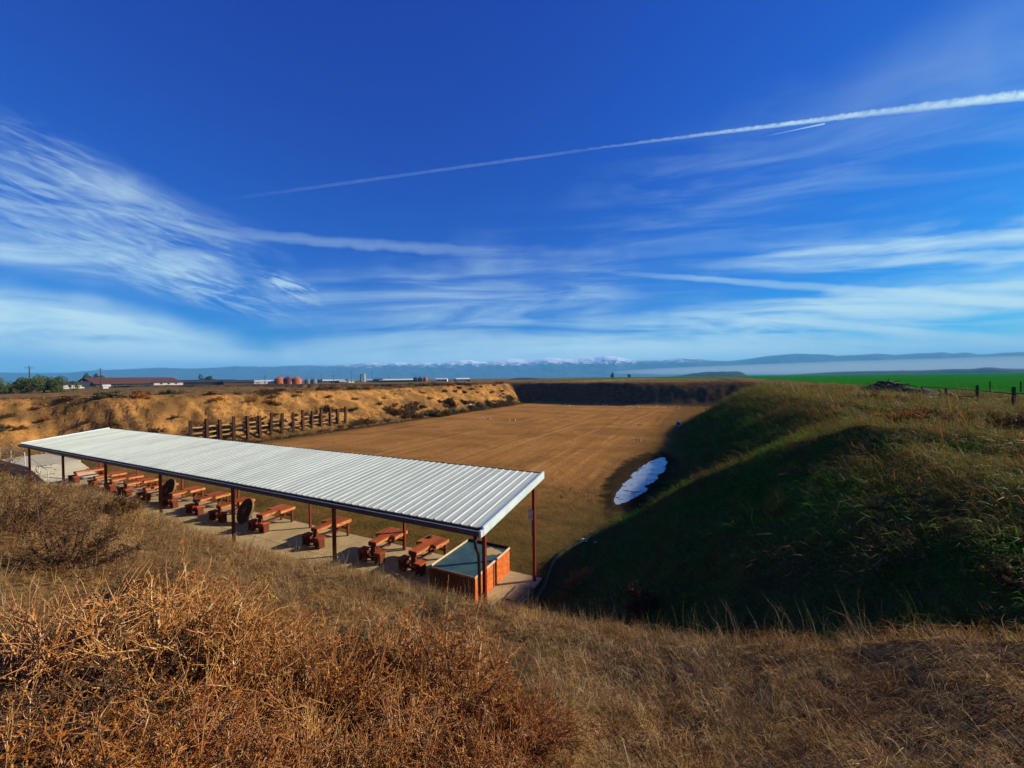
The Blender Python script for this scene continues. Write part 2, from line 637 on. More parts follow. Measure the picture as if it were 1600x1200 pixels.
def simple(name, c1, c2=None, scale=4.0, rough=.8, spec=.25, metal=0.0, bump=0.0, bscale=30.0, stretch=(1, 1, 1), lo=.35, hi=.65, rand=.0, c3=None):
    mt, t, b = material(name, rough, spec, metal)
    co = t.node('ShaderNodeTexCoord', 'Object')
    mp = t.node('ShaderNodeMapping', 0, {'Vector': co, 'Scale': stretch})
    info = t.node('ShaderNodeObjectInfo', 'Random')
    off = t.node('ShaderNodeVectorMath', 0, {0: mp, 1: t.comb(t.m('MULTIPLY', info, 37.0), t.m('MULTIPLY', info, 11.0), 0.0)}, operation='ADD')
    col = c1
    if c2:
        col = t.mix(t.ss(t.noise(off, scale, 6, .62), lo, hi), c1, c2)
    if c3:
        col = t.mix(t.m('MULTIPLY', t.ss(t.noise(off, scale * 5.3, 5, .7), .52, .68), .75), col, c3)
    if rand:
        col = t.node('ShaderNodeHueSaturation', 0, {'Hue': .5, 'Saturation': 1.0, 'Value': t.m('ADD', 1 - rand, t.m('MULTIPLY', info, 2 * rand)), 'Color': col})
    t.put(b.inputs['Base Color'], col)
    if bump:
        bn = t.node('ShaderNodeBump', 0, {'Strength': bump, 'Distance': .02, 'Height': t.noise(off, bscale, 5, .65)})
        t.put(b.inputs['Normal'], bn)
    return mt


def plant(name, c1, c2, scale=.6, trans=.35, rand=.25, c3=None, obj=False):
    """blades, bracts and twigs: matt, a little light comes through; colour drifts over the land"""
    mt = bpy.data.materials.new(name)
    mt.use_nodes = True
    t = NT(mt.node_tree)
    mt.node_tree.nodes.clear()
    pos = t.node('ShaderNodeNewGeometry', 'Position')
    col = t.mix(t.ss(t.noise(pos, scale, 4, .6), .38, .62), c1, c2)
    if c3:
        col = t.mix(t.ss(t.noise(pos, scale * 9, 3, .6), .5, .7), col, c3)
    info = t.node('ShaderNodeObjectInfo', 'Random')
    isl = t.node('ShaderNodeNewGeometry', 'Random Per Island')
    rv = t.m('ADD', t.m('MULTIPLY', info, .5), t.m('MULTIPLY', isl, .5))
    col = t.node('ShaderNodeHueSaturation', 0, {'Hue': t.m('ADD', .49, t.m('MULTIPLY', info, .02)), 'Saturation': 1.0,
                                                'Value': t.m('ADD', 1 - rand, t.m('MULTIPLY', rv, 2 * rand)), 'Color': col})
    d = t.node('ShaderNodeBsdfDiffuse', 0, {'Color': col})
    tr = t.node('ShaderNodeBsdfTranslucent', 0, {'Color': col})
    s = t.node('ShaderNodeMixShader', 0, {0: trans, 1: d, 2: tr})
    gl = t.node('ShaderNodeBsdfGlossy', 0, {'Color': (.8, .8, .8), 'Roughness': .5})
    s2 = t.node('ShaderNodeMixShader', 0, {0: .02, 1: s, 2: gl})
    t.node('ShaderNodeOutputMaterial', None, {'Surface': s2})
    return mt


def ground_material():
    mt, t, b = material('land', 1.0, .0)
    pos = t.node('ShaderNodeNewGeometry', 'Position')
    at = lambda n: t.node('ShaderNodeAttribute', 'Fac', attribute_name=n)
    sx = t.node('ShaderNodeSeparateXYZ', None, {0: pos})
    px, py, pz = sx.outputs
    n1 = t.noise(pos, .07, 5, .6)
    n2 = t.noise(pos, .9, 6, .65)
    n3 = t.noise(pos, 9.0, 4, .7)
    n4 = t.noise(pos, 45.0, 3, .7)
    # open plain, scrub and stubble
    col = t.mix(t.ss(n1, .4, .6), (.19, .11, .045), (.11, .085, .035))
    col = t.mix(t.ss(n2, .45, .7), col, (.25, .14, .055))
    strip = t.noise(t.comb(t.m('MULTIPLY', px, .004), t.m('MULTIPLY', py, .02), 0.0), 1.0, 3)
    col = t.mix(t.m('MULTIPLY', t.ss(strip, .5, .6), .5), col, (.075, .08, .03))
    # range floor
    drag = t.noise(t.comb(t.m('MULTIPLY', px, 1.3), t.m('MULTIPLY', py, .055), 0.0), 1.0, 6, .68, .7)
    drag2 = t.noise(t.comb(t.m('MULTIPLY', px, .28), t.m('MULTIPLY', py, .03), 4.0), 1.0, 4, .6, .4)
    fl = t.mix(t.ss(drag, .28, .72), (.25, .112, .030), (.44, .215, .062))
    fl = t.mix(t.m('MULTIPLY', t.ss(drag2, .42, .62), .5), fl, (.38, .175, .048))
    fl = t.mix(t.m('MULTIPLY', t.ss(n3, .5, .75), .4), fl, (.17, .08, .022))
    blot = t.noise(t.comb(t.m('MULTIPLY', px, .10), t.m('MULTIPLY', py, .16), 9.0), 1.0, 6, .62, .6)
    fl = t.mix(t.m('MULTIPLY', t.ss(blot, .42, .62), .7), fl, (.20, .10, .032))
    # wheel tracks of the grader, worn pale
    wav = t.m('ADD', px, t.m('MULTIPLY', t.m('SINE', t.m('MULTIPLY', py, .045)), 1.8))
    for c_ in (-11.5, -18.0, -26.5, -37.0):
        off_ = t.m('ABSOLUTE', t.m('SUBTRACT', t.m('ABSOLUTE', t.m('ADD', wav, -c_ + (c_ % 3) * .4)), .85))
        fl = t.mix(t.m('MULTIPLY', t.m('MULTIPLY', t.ss(off_, .34, .12), t.ss(drag2, .38, .56)), .42), fl, (.52, .29, .11))
    weedy = t.m('ADD', py, t.m('MULTIPLY', t.m('SUBTRACT', t.noise(pos, .22, 5, .65), .5), 16.0))
    weedy = t.m('ADD', weedy, t.m('MULTIPLY', px, -.16))
    wf = t.ss(weedy, 32.0, 16.0)
    wc = t.mix(t.ss(n2, .35, .65), (.14, .083, .022), (.075, .058, .015))
    wc = t.mix(t.ss(n3, .52, .72), wc, (.21, .12, .042))
    fl = t.mix(wf, fl, wc)
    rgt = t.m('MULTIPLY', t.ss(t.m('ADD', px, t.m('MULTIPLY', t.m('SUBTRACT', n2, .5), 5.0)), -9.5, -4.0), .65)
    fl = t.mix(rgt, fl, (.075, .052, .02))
    lft = t.m('MULTIPLY', t.ss(t.m('ADD', px, t.m('MULTIPLY', t.m('SUBTRACT', n2, .5), 5.0)), -44.0, -48.0), .75)
    fl = t.mix(lft, fl, (.10, .068, .024))
    mud = t.node('ShaderNodeVectorMath', 'Value', {0: t.comb(t.m('DIVIDE', t.m('ADD', px, 4.1), 2.6), t.m('DIVIDE', t.m('SUBTRACT', py, 30.6), 10.5), 0.0)}, operation='LENGTH')
    mudf = t.ss(t.m('ADD', mud, t.m('MULTIPLY', t.m('SUBTRACT', n2, .5), .9)), 1.05, .8)
    fl = t.mix(mudf, fl, (.035, .024, .012))
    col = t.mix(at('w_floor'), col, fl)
    # bare eroded bank
    bk = t.mix(t.ss(t.noise(pos, .55, 6, .68), .36, .62), (.22, .105, .028), (.46, .225, .062))
    bk = t.mix(t.m('MULTIPLY', t.ss(n3, .5, .72), .4), bk, (.54, .30, .10))
    bk = t.mix(t.m('MULTIPLY', t.ss(t.noise(pos, .22, 5, .6), .43, .60), .8), bk, (.15, .085, .030))
    col = t.mix(at('w_bank'), col, bk)
    # backstop of raw earth
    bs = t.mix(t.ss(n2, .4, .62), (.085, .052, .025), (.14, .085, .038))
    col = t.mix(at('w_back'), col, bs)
    # grassed berm: thatch and moss under the blades
    gb = t.mix(t.ss(t.noise(pos, .35, 5, .6), .42, .58), (.035, .075, .010), (.085, .075, .020))
    gb = t.mix(t.ss(n3, .5, .72), gb, (.11, .095, .025))
    col = t.mix(at('w_berm'), col, gb)
    # litter of dead stems on the near hill
    hl = t.mix(t.ss(n3, .36, .62), (.08, .042, .014), (.25, .15, .055))
    hl = t.mix(t.m('MULTIPLY', t.ss(n4, .5, .72), .6), hl, (.30, .19, .08))
    col = t.mix(at('w_hill'), col, hl)
    # winter wheat
    rows = t.noise(t.comb(t.m('MULTIPLY', px, .5), t.m('MULTIPLY', py, .02), 0.0), 1.0, 4, .6)
    gf = t.mix(t.ss(rows, .35, .65), (.012, .125, .006), (.020, .16, .008))
    gf = t.mix(t.m('MULTIPLY', t.ss(n1, .45, .65), .5), gf, (.018, .10, .008))
    col = t.mix(at('w_field'), col, gf)
    t.put(b.inputs['Base Color'], col)
    hgt = t.m('ADD', t.m('ADD', t.m('MULTIPLY', n3, .6), t.m('MULTIPLY', n4, .35)), t.m('MULTIPLY', n2, 2.2))
    bn = t.node('ShaderNodeBump', 0, {'Strength': .9, 'Distance': .08, 'Height': hgt})
    t.put(b.inputs['Normal'], bn)
    return mt


LAND = ground_material()

# ------------------------------------------------------------------ ground sheets
ax0 = math.atan2(_F[0], _F[1])
th_in = np.radians(np.arange(-78, 78.01, .25)) + ax0
th_out = np.radians(np.arange(82, 278.01, 4.0)) + ax0
TH = np.concatenate([th_in, th_out])


def geo(a, b, q):
    n = max(2, int(math.log(b / a) / math.log(q)))
    return a * (b / a) ** (np.arange(n) / n)


RAD = np.concatenate([[.05], geo(.5, 25, 1.014), geo(25, 130, 1.0062), geo(130, 420, 1.02), geo(420, 13000, 1.07), [13000.]])
GX = np.outer(RAD, np.sin(TH))
GY = np.outer(RAD, np.cos(TH))
GZ = terrain(GX, GY)
nr, nt = GX.shape
VX, VY, VZ = GX.ravel(), GY.ravel(), GZ.ravel()
hr, hl, hb, hn = heights(VX, VY)
zmax = np.maximum(np.maximum(hr, hl), np.maximum(hb, hn))
jit = fbm(VX * .35, VY * .35, 71, 4) * 2
RR = np.hypot(VX, VY)
wts = {}
wts['w_floor'] = sstep(.55 + .5 * 1, .12, zmax + jit * .5) * sstep(16, 10, np.maximum(-62 - VX, VX - 2)) * sstep(118, 112, VY)
wts['w_bank'] = sstep(.5, 1.4, hl + jit * 1.0) * (hl >= zmax - .02) * sstep(-40, -47, VX) * sstep(26, 15, toe_left(VY) - VX + jit * 9) * sstep(-10, 5, VY) * sstep(140, 110, VY)
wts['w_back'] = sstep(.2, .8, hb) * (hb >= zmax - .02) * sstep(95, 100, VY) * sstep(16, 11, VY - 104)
wts['w_berm'] = sstep(.15, .7, hr + jit * .4) * (hr >= zmax - .02) * sstep(-8, -5, VX) * sstep(38, 26, VX + jit * 6) * sstep(160, 125, VY)
wts['w_hill'] = sstep(.1, .5, hn) * (hn >= zmax - .02) * sstep(70, 50, RR)
edge = VX - 35 + jit * 1.5
wts['w_field'] = np.maximum(sstep(-1, 1, edge) * sstep(48, 58, VY + jit * 6), sstep(500, 560, VY + .15 * VX + 60 * fbm(VX * .004, VY * .004, 77, 3)) * sstep(-340, -250, VX))
fi, fj = np.meshgrid(np.arange(nr - 1), np.arange(nt), indexing='ij')
fj2 = (fj + 1) % nt
quads = np.stack([fi * nt + fj, (fi + 1) * nt + fj, (fi + 1) * nt + fj2, fi * nt + fj2], -1).reshape(-1, 4)
qc = quads[:, 0]
zone = np.full(len(quads), 0)
wsum = {k: v[qc] for k, v in wts.items()}
zone[wsum['w_field'] > .5] = 6
zone[wsum['w_hill'] > .5] = 5
zone[wsum['w_berm'] > .5] = 4
zone[wsum['w_back'] > .5] = 3
zone[wsum['w_bank'] > .5] = 2
zone[wsum['w_floor'] > .5] = 1
names = ['plain', 'range_floor', 'earth_bank', 'backstop_berm', 'grassy_berm', 'foreground_hill', 'wheat_field']
labels = ['flat brown scrub plain stretching to the horizon', 'graded brown dirt floor of the shooting range', 'eroded orange tan earth bank along the left of the range',
          'dark shaded earth backstop closing the far end of the range', 'long green grassed berm in shade along the right', 'near hill of dry grass and brush in the foreground',
          'bright green winter wheat field beyond the fence']
nrm_src = None
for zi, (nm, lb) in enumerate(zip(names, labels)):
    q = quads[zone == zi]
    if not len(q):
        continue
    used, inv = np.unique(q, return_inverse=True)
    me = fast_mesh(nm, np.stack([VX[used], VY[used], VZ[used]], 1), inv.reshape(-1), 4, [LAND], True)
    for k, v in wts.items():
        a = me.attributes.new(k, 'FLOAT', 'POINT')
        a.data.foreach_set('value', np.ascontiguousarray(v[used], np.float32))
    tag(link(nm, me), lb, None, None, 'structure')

# ------------------------------------------------------------------ more materials
ROOFM = simple('roof_metal', (.60, .65, .53), (.44, .49, .40), 1.0, .6, .18, .0, 0, 1, (5, .35, 1), .36, .70, .06, (.40, .41, .32))
TRIM = simple('trim_metal', (.62, .72, .72), (.52, .62, .62), 2.0, .45, .5, .1)
GUTTER = simple('gutter_paint', (.055, .058, .058), (.035, .038, .04), 3.0, .5, .4)
REDPAINT = simple('red_post_paint', (.19, .020, .012), (.12, .016, .010), 5.0, .5, .4, 0, .15, 60, (1, 1, 1), .35, .7, .1)
BENCHRED = simple('bench_paint', (.38, .080, .020), (.24, .046, .014), 3.0, .75, .15, 0, .4, 40, (9, 1, 9), .35, .65, .30, (.44, .20, .08))
BENCHEDGE = simple('worn_bench_edge', (.40, .10, .025), (.55, .26, .08), 5.0, .7, .25, 0, .3, 40, (1, 1, 4), .4, .62, .1)
BENCHLEG = simple('bench_leg_paint', (.17, .030, .011), (.075, .018, .010), 6.0, .7, .25, 0, .3, 50, (4, 4, 1), .35, .7, .15)
CONC = simple('concrete', (.46, .34, .17), (.35, .25, .12), .8, .9, .2, 0, .35, 25, (1, 1, 1), .35, .68, .06, (.28, .19, .09))
CONC2 = simple('pale_concrete', (.50, .45, .30), (.42, .37, .24), 1.1, .9, .2, 0, .3, 25, (1, 1, 1), .35, .65, .05)
OSB = simple('orange_strand_board', (.46, .085, .012), (.62, .17, .03), 9.0, .7, .3, 0, .4, 60, (1, 1, 1), .4, .6, .05, (.30, .045, .01))
OSBDARK = simple('brown_board', (.10, .035, .015), (.06, .022, .012), 6.0, .8, .25, 0, .3, 50, (5, 1, 1), .35, .65)
BLUETOP = simple('blue_green_top', (.022, .062, .082), (.045, .095, .085), 2.4, .55, .45, 0, .2, 30, (1, 1, 1), .4, .65, 0, (.07, .11, .09))
CREAM = simple('cream_paint', (.62, .50, .32), (.50, .38, .22), 5.0, .7, .3)
SANDY = simple('sand_spill', (.50, .34, .15), (.40, .26, .11), 12.0, .95, .1)
GREYWOOD = simple('weathered_wood', (.24, .18, .11), (.15, .11, .07), 6.0, .9, .2, 0, .5, 40, (1, 8, 8), .35, .65, .2)
HOSE = simple('green_hose', (.022, .055, .026), (.035, .07, .034), 6.0, .75, .15)
PIPE = simple('dark_pipe', (.014, .022, .018), (.03, .035, .03), 8.0, .5, .4)
WHITE = simple('white_paint', (.72, .74, .72), (.58, .6, .58), 6.0, .6, .4)
DISCM = simple('dark_disc_wood', (.050, .030, .016), (.025, .017, .011), 4.0, .8, .25, 0, .5, 30, (1, 6, 1), .35, .65, .1)
DISCRIM = simple('disc_rim', (.22, .13, .06), (.12, .07, .035), 6.0, .8, .25)
GREYBIN = simple('grey_plastic', (.13, .15, .15), (.10, .115, .12), 4.0, .55, .4)
TIE = simple('railway_tie', (.085, .036, .016), (.045, .022, .012), 5.0, .92, .2, 0, .6, 30, (5, 5, 1), .35, .65, .25)
RAILWOOD = simple('pale_rail_wood', (.36, .22, .095), (.24, .13, .055), 5.0, .9, .2, 0, .5, 30, (6, 1, 6), .35, .65, .2)
DARKWOOD = simple('dark_fence_wood', (.035, .026, .018), (.055, .04, .025), 5.0, .9, .2, 0, .4, 30, (6, 6, 1), .35, .65, .2)
GALV = simple('galvanised_rail', (.60, .62, .60), (.5, .52, .5), 8.0, .45, .5, .2)

# ------------------------------------------------------------------ the concrete pad
SLAB_F, SLAB_B, SLAB_L, SLAB_R = 9.05, 13.36, -43.6, -5.45
PX, PS, PLOW, PHIGH = -5.635, 6.112, 9.511, 13.063
pad = tag(thing('concrete_pad', 'tan concrete pad under the long metal shelter', None, (0, 0, 0)), kind='structure')
joints = [SLAB_R] + [PX - PS * (k + .5) for k in range(6)] + [SLAB_L]
for k in range(len(joints) - 1):
    x1, x0 = joints[k], joints[k + 1]
    for (y0, y1) in ((SLAB_F, 11.2), (11.2, SLAB_B)):
        MB().cbox(x0 + .006, x1 - .006, y0 + .006, y1 - .006, -.12, 0.0 + (.002 if (k % 2) else 0), .006).build('slab_panel', CONC, pad)

# ------------------------------------------------------------------ the shelter
XR, XL, YE, ZE, YH, ZH = -5.40, -41.75, 9.11, 3.36, 13.43, 3.87
shelter = thing('range_shelter', 'long open metal shelter with ribbed pale roof and red posts', 'shelter', ((XR + XL) / 2, 11.3, 0))
SH = (-(XR + XL) / 2, -11.3, 0)


def in_shelter(mb, name, mat, smooth=False, parent=None):
    mb.V = [(v[0] + SH[0], v[1] + SH[1], v[2] + SH[2]) for v in mb.V]
    return mb.build(name, mat, parent or shelter, smooth)


slope = (ZH - ZE) / (YH - YE)
NSH = 40
sw = (XR - XL - .06) / NSH
# one ribbed sheet: profile across, straight along the slope; shared by all sheets
prof = []
for r in range(3):
    b0 = r * sw / 3
    u = sw / 3
    prof += [(b0, 0), (b0 + u * .50, 0), (b0 + u * .50 + .03, .022), (b0 + u * .50 + .065, .022), (b0 + u * .50 + .095, 0)]
prof.append((sw + .012, .0015))
V, F_ = [], []
ys = np.linspace(0, 1, 7)
for yy in ys:
    for (a, h) in prof:
        V.append((a, (YH - YE + .05) * yy, h + .004 * math.sin(yy * math.pi)))
n = len(prof)
for j in range(len(ys) - 1):
    for i in range(n - 1):
        F_.append((j * n + i, j * n + i + 1, (j + 1) * n + i + 1, (j + 1) * n + i))
nv = len(V)
V += [(x, y, z - .006) for x, y, z in V]
F_ += [tuple(i + nv for i in f[::-1]) for f in F_]
F_ += [(i, i + nv, i + 1 + nv, i + 1) for i in range(n - 1)]
sheet = mesh_from('roof_sheet', V, F_, [ROOFM])
for k in range(NSH):
    o = link('roof_sheet', sheet, shelter, (XL + .03 + k * sw + SH[0], YE - .03 + SH[1], ZE + SH[2] - .01))
    o.rotation_euler = (math.atan(slope) + random.uniform(-.0012, .0012), 0, random.uniform(-.0008, .0008))
# trims
zr = lambda y: ZE + (y - YE) * slope
for x0, x1, nm in ((XR - .035, XR + .02, 'rake_trim'), (XL - .02, XL + .035, 'rake_trim')):
    mb = MB()
    V = []
    for y in (YE - .05, YH + .06):
        z = zr(y)
        V += [(x0, y, z - .20), (x1, y, z - .20), (x1, y, z + .055), (x0, y, z + .055)]
    mb.add(V, [(0, 1, 2, 3)[::-1], (4, 5, 6, 7), (0, 1, 5, 4), (1, 2, 6, 5), (2, 3, 7, 6), (3, 0, 4, 7)])
    in_shelter(mb, nm, TRIM)
g = MB()   # gutter: a back, a floor, a front with a rolled lip
xa, xb = XL - .02, XR - .04
g.box(xa, xb, YE - .05, YE - .044, ZE - .20, ZE - .02)
g.box(xa, xb, YE - .17, YE - .05, ZE - .205, ZE - .198)
g.box(xa, xb, YE - .176, YE - .17, ZE - .203, ZE - .055)
g.box(xa, xa + .006, YE - .17, YE - .05, ZE - .198, ZE - .055)
gut = in_shelter(g, 'gutter', GUTTER)
lip = MB().tube([(xa, YE - .18, ZE - .05), (xb, YE - .18, ZE - .05)], .012, 8)
in_shelter(lip, 'gutter_lip', GALV, False, gut)
in_shelter(MB().box(XR - .05, XR + .012, YE - .185, YE - .05, ZE - .21, ZE - .03), 'gutter_end_cap', TRIM, False, gut)
in_shelter(MB().box(XL, XR - .05, YH + .055, YH + .065, ZH - .16, ZH + .01), 'high_fascia', GUTTER)
# purlins along, rafters across, posts
for y in (YE + .35, YE + 1.25, YE + 2.15, YE + 3.05, YH - .3):
    in_shelter(MB().box(XL + .05, XR - .06, y - .03, y + .03, zr(y) - .135, zr(y) - .022), 'purlin', GUTTER)
for k in range(7):
    x = PX - k * PS + (.10 if k == 6 else 0)
    in_shelter(MB().beam((x, YE + .02, zr(YE) - .22), (x, YH - .05, zr(YH) - .22), .08, .17), 'rafter', GUTTER)
    zt = zr(PLOW) - .29
    in_shelter(MB().cbox(x - .05, x + .05, PLOW - .05, PLOW + .05, .003, zt, .006), 'post', REDPAINT)
    zt = zr(PHIGH) - .29
    p_ = in_shelter(MB().cbox(x - .05, x + .05, PHIGH - .05, PHIGH + .05, .003, zt, .006), 'post', REDPAINT)
for k in range(6):
    x = PX - (k + .5) * PS
    in_shelter(MB().box(x - .12, x + .12, YE - .04, YE + .1, ZE - .27, ZE - .212), 'splice_bracket', GUTTER)
# downspout with its double bend beside the near post
dp = [(XR - .22, YE - .11, ZE - .2), (XR - .22, YE - .11, ZE - .42), (XR - .24, YE - .02, ZE - .62), (XR - .30, YE + .18, ZE - .82), (XR - .335, PLOW - .14, ZE - 1.0),
      (XR - .335, PLOW - .12, ZE - 1.5), (XR - .335, PLOW - .12, .7), (XR - .32, PLOW - .14, .25), (XR - .26, PLOW - .3, .06)]
in_shelter(MB().tube(dp, .05, 10), 'downspout', PIPE, True)

# ------------------------------------------------------------------ shooting benches
def bench_proto(label):
    t = thing('shooting_bench', label, 'bench')
    H = .78
    th = .045
    # top boards run fore and aft; the two middle ones carry on as the tail
    for i, x0 in enumerate((-.20, .003)):
        MB().cbox(x0, x0 + .197, -.74, .80, H - th, H, .005).build('plank', BENCHRED, t)
    for s in (-1, 1):
        for j, (a, b, yb) in enumerate(((.203, .352, .16), (.355, .50, .02))):
            xs = sorted((s * a, s * b))
            if j == 0:
                # inner board is cut away in a curve beside the shooter
                poly = [(xs[0], .80), (xs[0], .0), (xs[1], .0), (xs[1], .80)]
                k = [( .203, -.02), (.22, .03), (.255, .075), (.30, .09), (.352, .085)]
                pts = [(s * x, y) for x, y in k] + [(s * .352, .80), (s * .203, .80)]
                if s < 0:
                    pts = pts[::-1]
                MB().prism(pts, H - th, H).build('plank', BENCHRED, t)
            else:
                pts = [(s * .355, .082), (s * .42, .05), (s * .50, .01), (s * .50, .80), (s * .355, .80)]
                if s < 0:
                    pts = pts[::-1]
                MB().prism(pts, H - th, H).build('plank', BENCHRED, t)
        MB().cbox(*sorted((s * .503, s * .53)), .0, .803, H - .135, H - .002, .004).build('apron', BENCHEDGE, t)
        MB().cbox(*sorted((s * .172, s * .2)), -.735, .0, H - .14, H - th - .002, .004).build('apron', BENCHEDGE, t)
    MB().cbox(-.53, .53, .803, .83, H - .135, H - .002, .004).build('apron', BENCHEDGE, t)
    MB().cbox(-.2, .2, -.77, -.742, H - .17, H - .002, .004).build('apron', BENCHLEG, t)
    MB().cbox(-.12, .12, -.735, -.64, .003, H - th - .002, .006).build('leg', BENCHLEG, t)
    for s in (-1, 1):
        MB().cbox(*sorted((s * .36, s * .46)), .66, .76, .003, H - th - .002, .006).build('leg', BENCHLEG, t)
    MB().cbox(-.355, .355, .69, .73, .30, .39, .004).build('stretcher', BENCHLEG, t)
    MB().beam((0, -.64, .35), (0, .69, .35), .05, .09).build('stretcher', BENCHLEG, t)
    # a seat each side of the tail, carried on a low cross beam
    for s in (-1, 1):
        se = MB().cbox(*sorted((s * .26, s * .60)), -.98, -.60, .43, .48, .006).build('seat', BENCHRED, t)
        MB().cbox(*sorted((s * .275, s * .585)), -.965, -.93, .33, .428, .004).build('seat_rail', BENCHLEG, se)
        MB().cbox(*sorted((s * .50, s * .58)), -.93, -.65, .003, .428, .006).build('seat_leg', BENCHLEG, se)
        MB().cbox(*sorted((s * .275, s * .33)), -.93, -.65, .003, .428, .006).build('seat_leg', BENCHLEG, se)
    MB().cbox(-.49, .49, -.84, -.75, .13, .22, .005).build('cross_beam', BENCHLEG, t)
    return t


bx = [-10.1, -12.25, -15.73, -19.88, -23.3, -25.8, -28.6, -31.6, -34.25, -36.6, -38.9, -42.4]
words = ['red wooden shooting bench nearest the blue topped box', 'second red shooting bench from the blue topped box', 'third red shooting bench from the blue topped box',
         'red shooting bench just right of the nearer dark disc', 'red shooting bench behind the nearer dark disc', 'red shooting bench just left of the nearer dark disc',
         'red shooting bench beside the grey bin, just right of the farther dark disc', 'red shooting bench just left of the farther dark disc', 'second red shooting bench left of the farther dark disc',
         'third red shooting bench left of the farther dark disc', 'red shooting bench second from the concrete ramp', 'farthest red shooting bench, beside the concrete ramp']
proto = bench_proto(words[0])
for i, x in enumerate(bx):
    b = proto if i == 0 else dup(proto, (0, 0, 0), 0, words[i])
    b.location = (x, 12.50 + random.uniform(-.06, .08), .003)
    b.rotation_euler = (0, 0, random.uniform(-.07, .07))
    b['group'] = 'red shooting benches on the pad'
MB().cbox(-.09, .09, -.07, .07, 0, .07, .01).build('rifle_rest', DARKWOOD)
o = bpy.data.objects['rifle_rest']
o.location = (-10.35, 13.05, .786)
tag(o, 'small dark rest block on the nearest red bench', 'rest block')

# ------------------------------------------------------------------ box with the blue-green top
bxr = thing('storage_box', 'orange strand board box with blue green top beside the near posts', 'box', (-7.7, 12.05, 0))
X0, X1, Y0, Y1, ZT = -.92, .93, -1.25, 1.25, .93
MB().box(X0, X0 + .02, Y0 + .022, Y1 - .022, .003, ZT - .07).build('side_panel', OSBDARK, bxr)
MB().box(X1 - .02, X1, Y0 + .022, -.012, .003, ZT - .07).build('side_panel', OSB, bxr)
MB().box(X1 - .02, X1, .012, Y1 - .022, .003, ZT - .07).build('side_panel', OSB, bxr)
MB().box(X1 - .022, X1 + .012, -.035, .011, .003, ZT - .07).build('batten', OSBDARK, bxr)
MB().box(X0, X1, Y0, Y0 + .02, .003, ZT - .07).build('front_panel', OSBDARK, bxr)
MB().box(X0, X1, Y1 - .02, Y1, .003, ZT - .07).build('back_panel', OSB, bxr)
MB().box(X0 + .02, X1 - .02, Y0 + .02, Y1 - .02, ZT - .085, ZT - .055).build('top_board', BLUETOP, bxr)
MB().cbox(X0 - .025, X0 + .022, Y0 - .02, Y1 + .02, ZT - .068, ZT, .005).build('rim', CREAM, bxr)
MB().cbox(X1 - .022, X1 + .025, Y0 - .02, Y1 + .02, ZT - .068, ZT, .005).build('rim', CREAM, bxr)
MB().cbox(X0 + .023, X1 - .023, Y0 - .02, Y0 + .025, ZT - .068, ZT - .002, .005).build('rim', GREYWOOD, bxr)
MB().cbox(X0 + .023, X1 - .023, Y1 - .025, Y1 + .02, ZT - .068, ZT + .03, .005).build('rim', OSBDARK, bxr)
pts = []
for k in range(22):
    a = 2 * math.pi * k / 22
    r = 1 + .18 * math.sin(3 * a + 1) + .12 * math.sin(7 * a)
    pts.append((.45 + .36 * r * math.cos(a), .72 + .30 * r * math.sin(a)))
MB().prism(pts, ZT - .054, ZT - .046).build('sand_patch', SANDY, bxr)

# ------------------------------------------------------------------ slatted grate, hose, notices
gr = thing('duckboard', 'weathered slatted duckboard lying on the pad by the box', 'duckboard', (-5.74, 12.0, .003), -.05)
for k in range(6):
    x = -.24 + k * .096
    MB().cbox(x - .036, x + .036, -.52, .52, .055, .08, .003).build('slat', GREYWOOD, gr)
for y in (-.42, 0, .42):
    MB().cbox(-.28, .28, y - .04, y + .04, 0, .054, .004).build('bearer', GREYWOOD, gr)
hp = [(-4.75, 10.4), (-4.98, 11.2), (-5.08, 12.0), (-5.14, 12.9), (-5.32, 13.75), (-5.46, 14.6), (-5.42, 15.4), (-5.22, 16.2), (-4.95, 17.0), (-4.75, 17.5)]
hp3 = [(x, y, float(terrain(x, y)) + (.09 if y > 10.9 else .04)) for x, y in hp]


def smoothline(P, k=4):
    P = [np.array(p) for p in P]
    out = []
    for i in range(len(P) - 1):
        p0, p1, p2, p3 = P[max(i - 1, 0)], P[i], P[i + 1], P[min(i + 2, len(P) - 1)]
        for j in range(k):
            t = j / k
            out.append(.5 * ((2 * p1) + (-p0 + p2) * t + (2 * p0 - 5 * p1 + 4 * p2 - p3) * t * t + (-p0 + 3 * p1 - 3 * p2 + p3) * t ** 3))
    out.append(P[-1])
    return out


tag(MB().tube(smoothline(hp3), .055, 10).build('drain_hose', HOSE, None, True), 'green drain hose curving over the dirt right of the pad', 'hose')
nb = tag(MB().cbox(-.10, .10, -.012, .012, 0, .36, .004).build('notice', WHITE), 'white notice on the near right red post', 'notice')
nb.location = (PX - .10, PHIGH - .065, 2.25)
nb = tag(MB().cbox(-.025, .025, -.008, .008, 0, .55, .003).build('marker_strip', WHITE), 'narrow white strip below the notice on the red post', 'marker')
nb.location = (PX - .078, PHIGH - .045, 1.66)

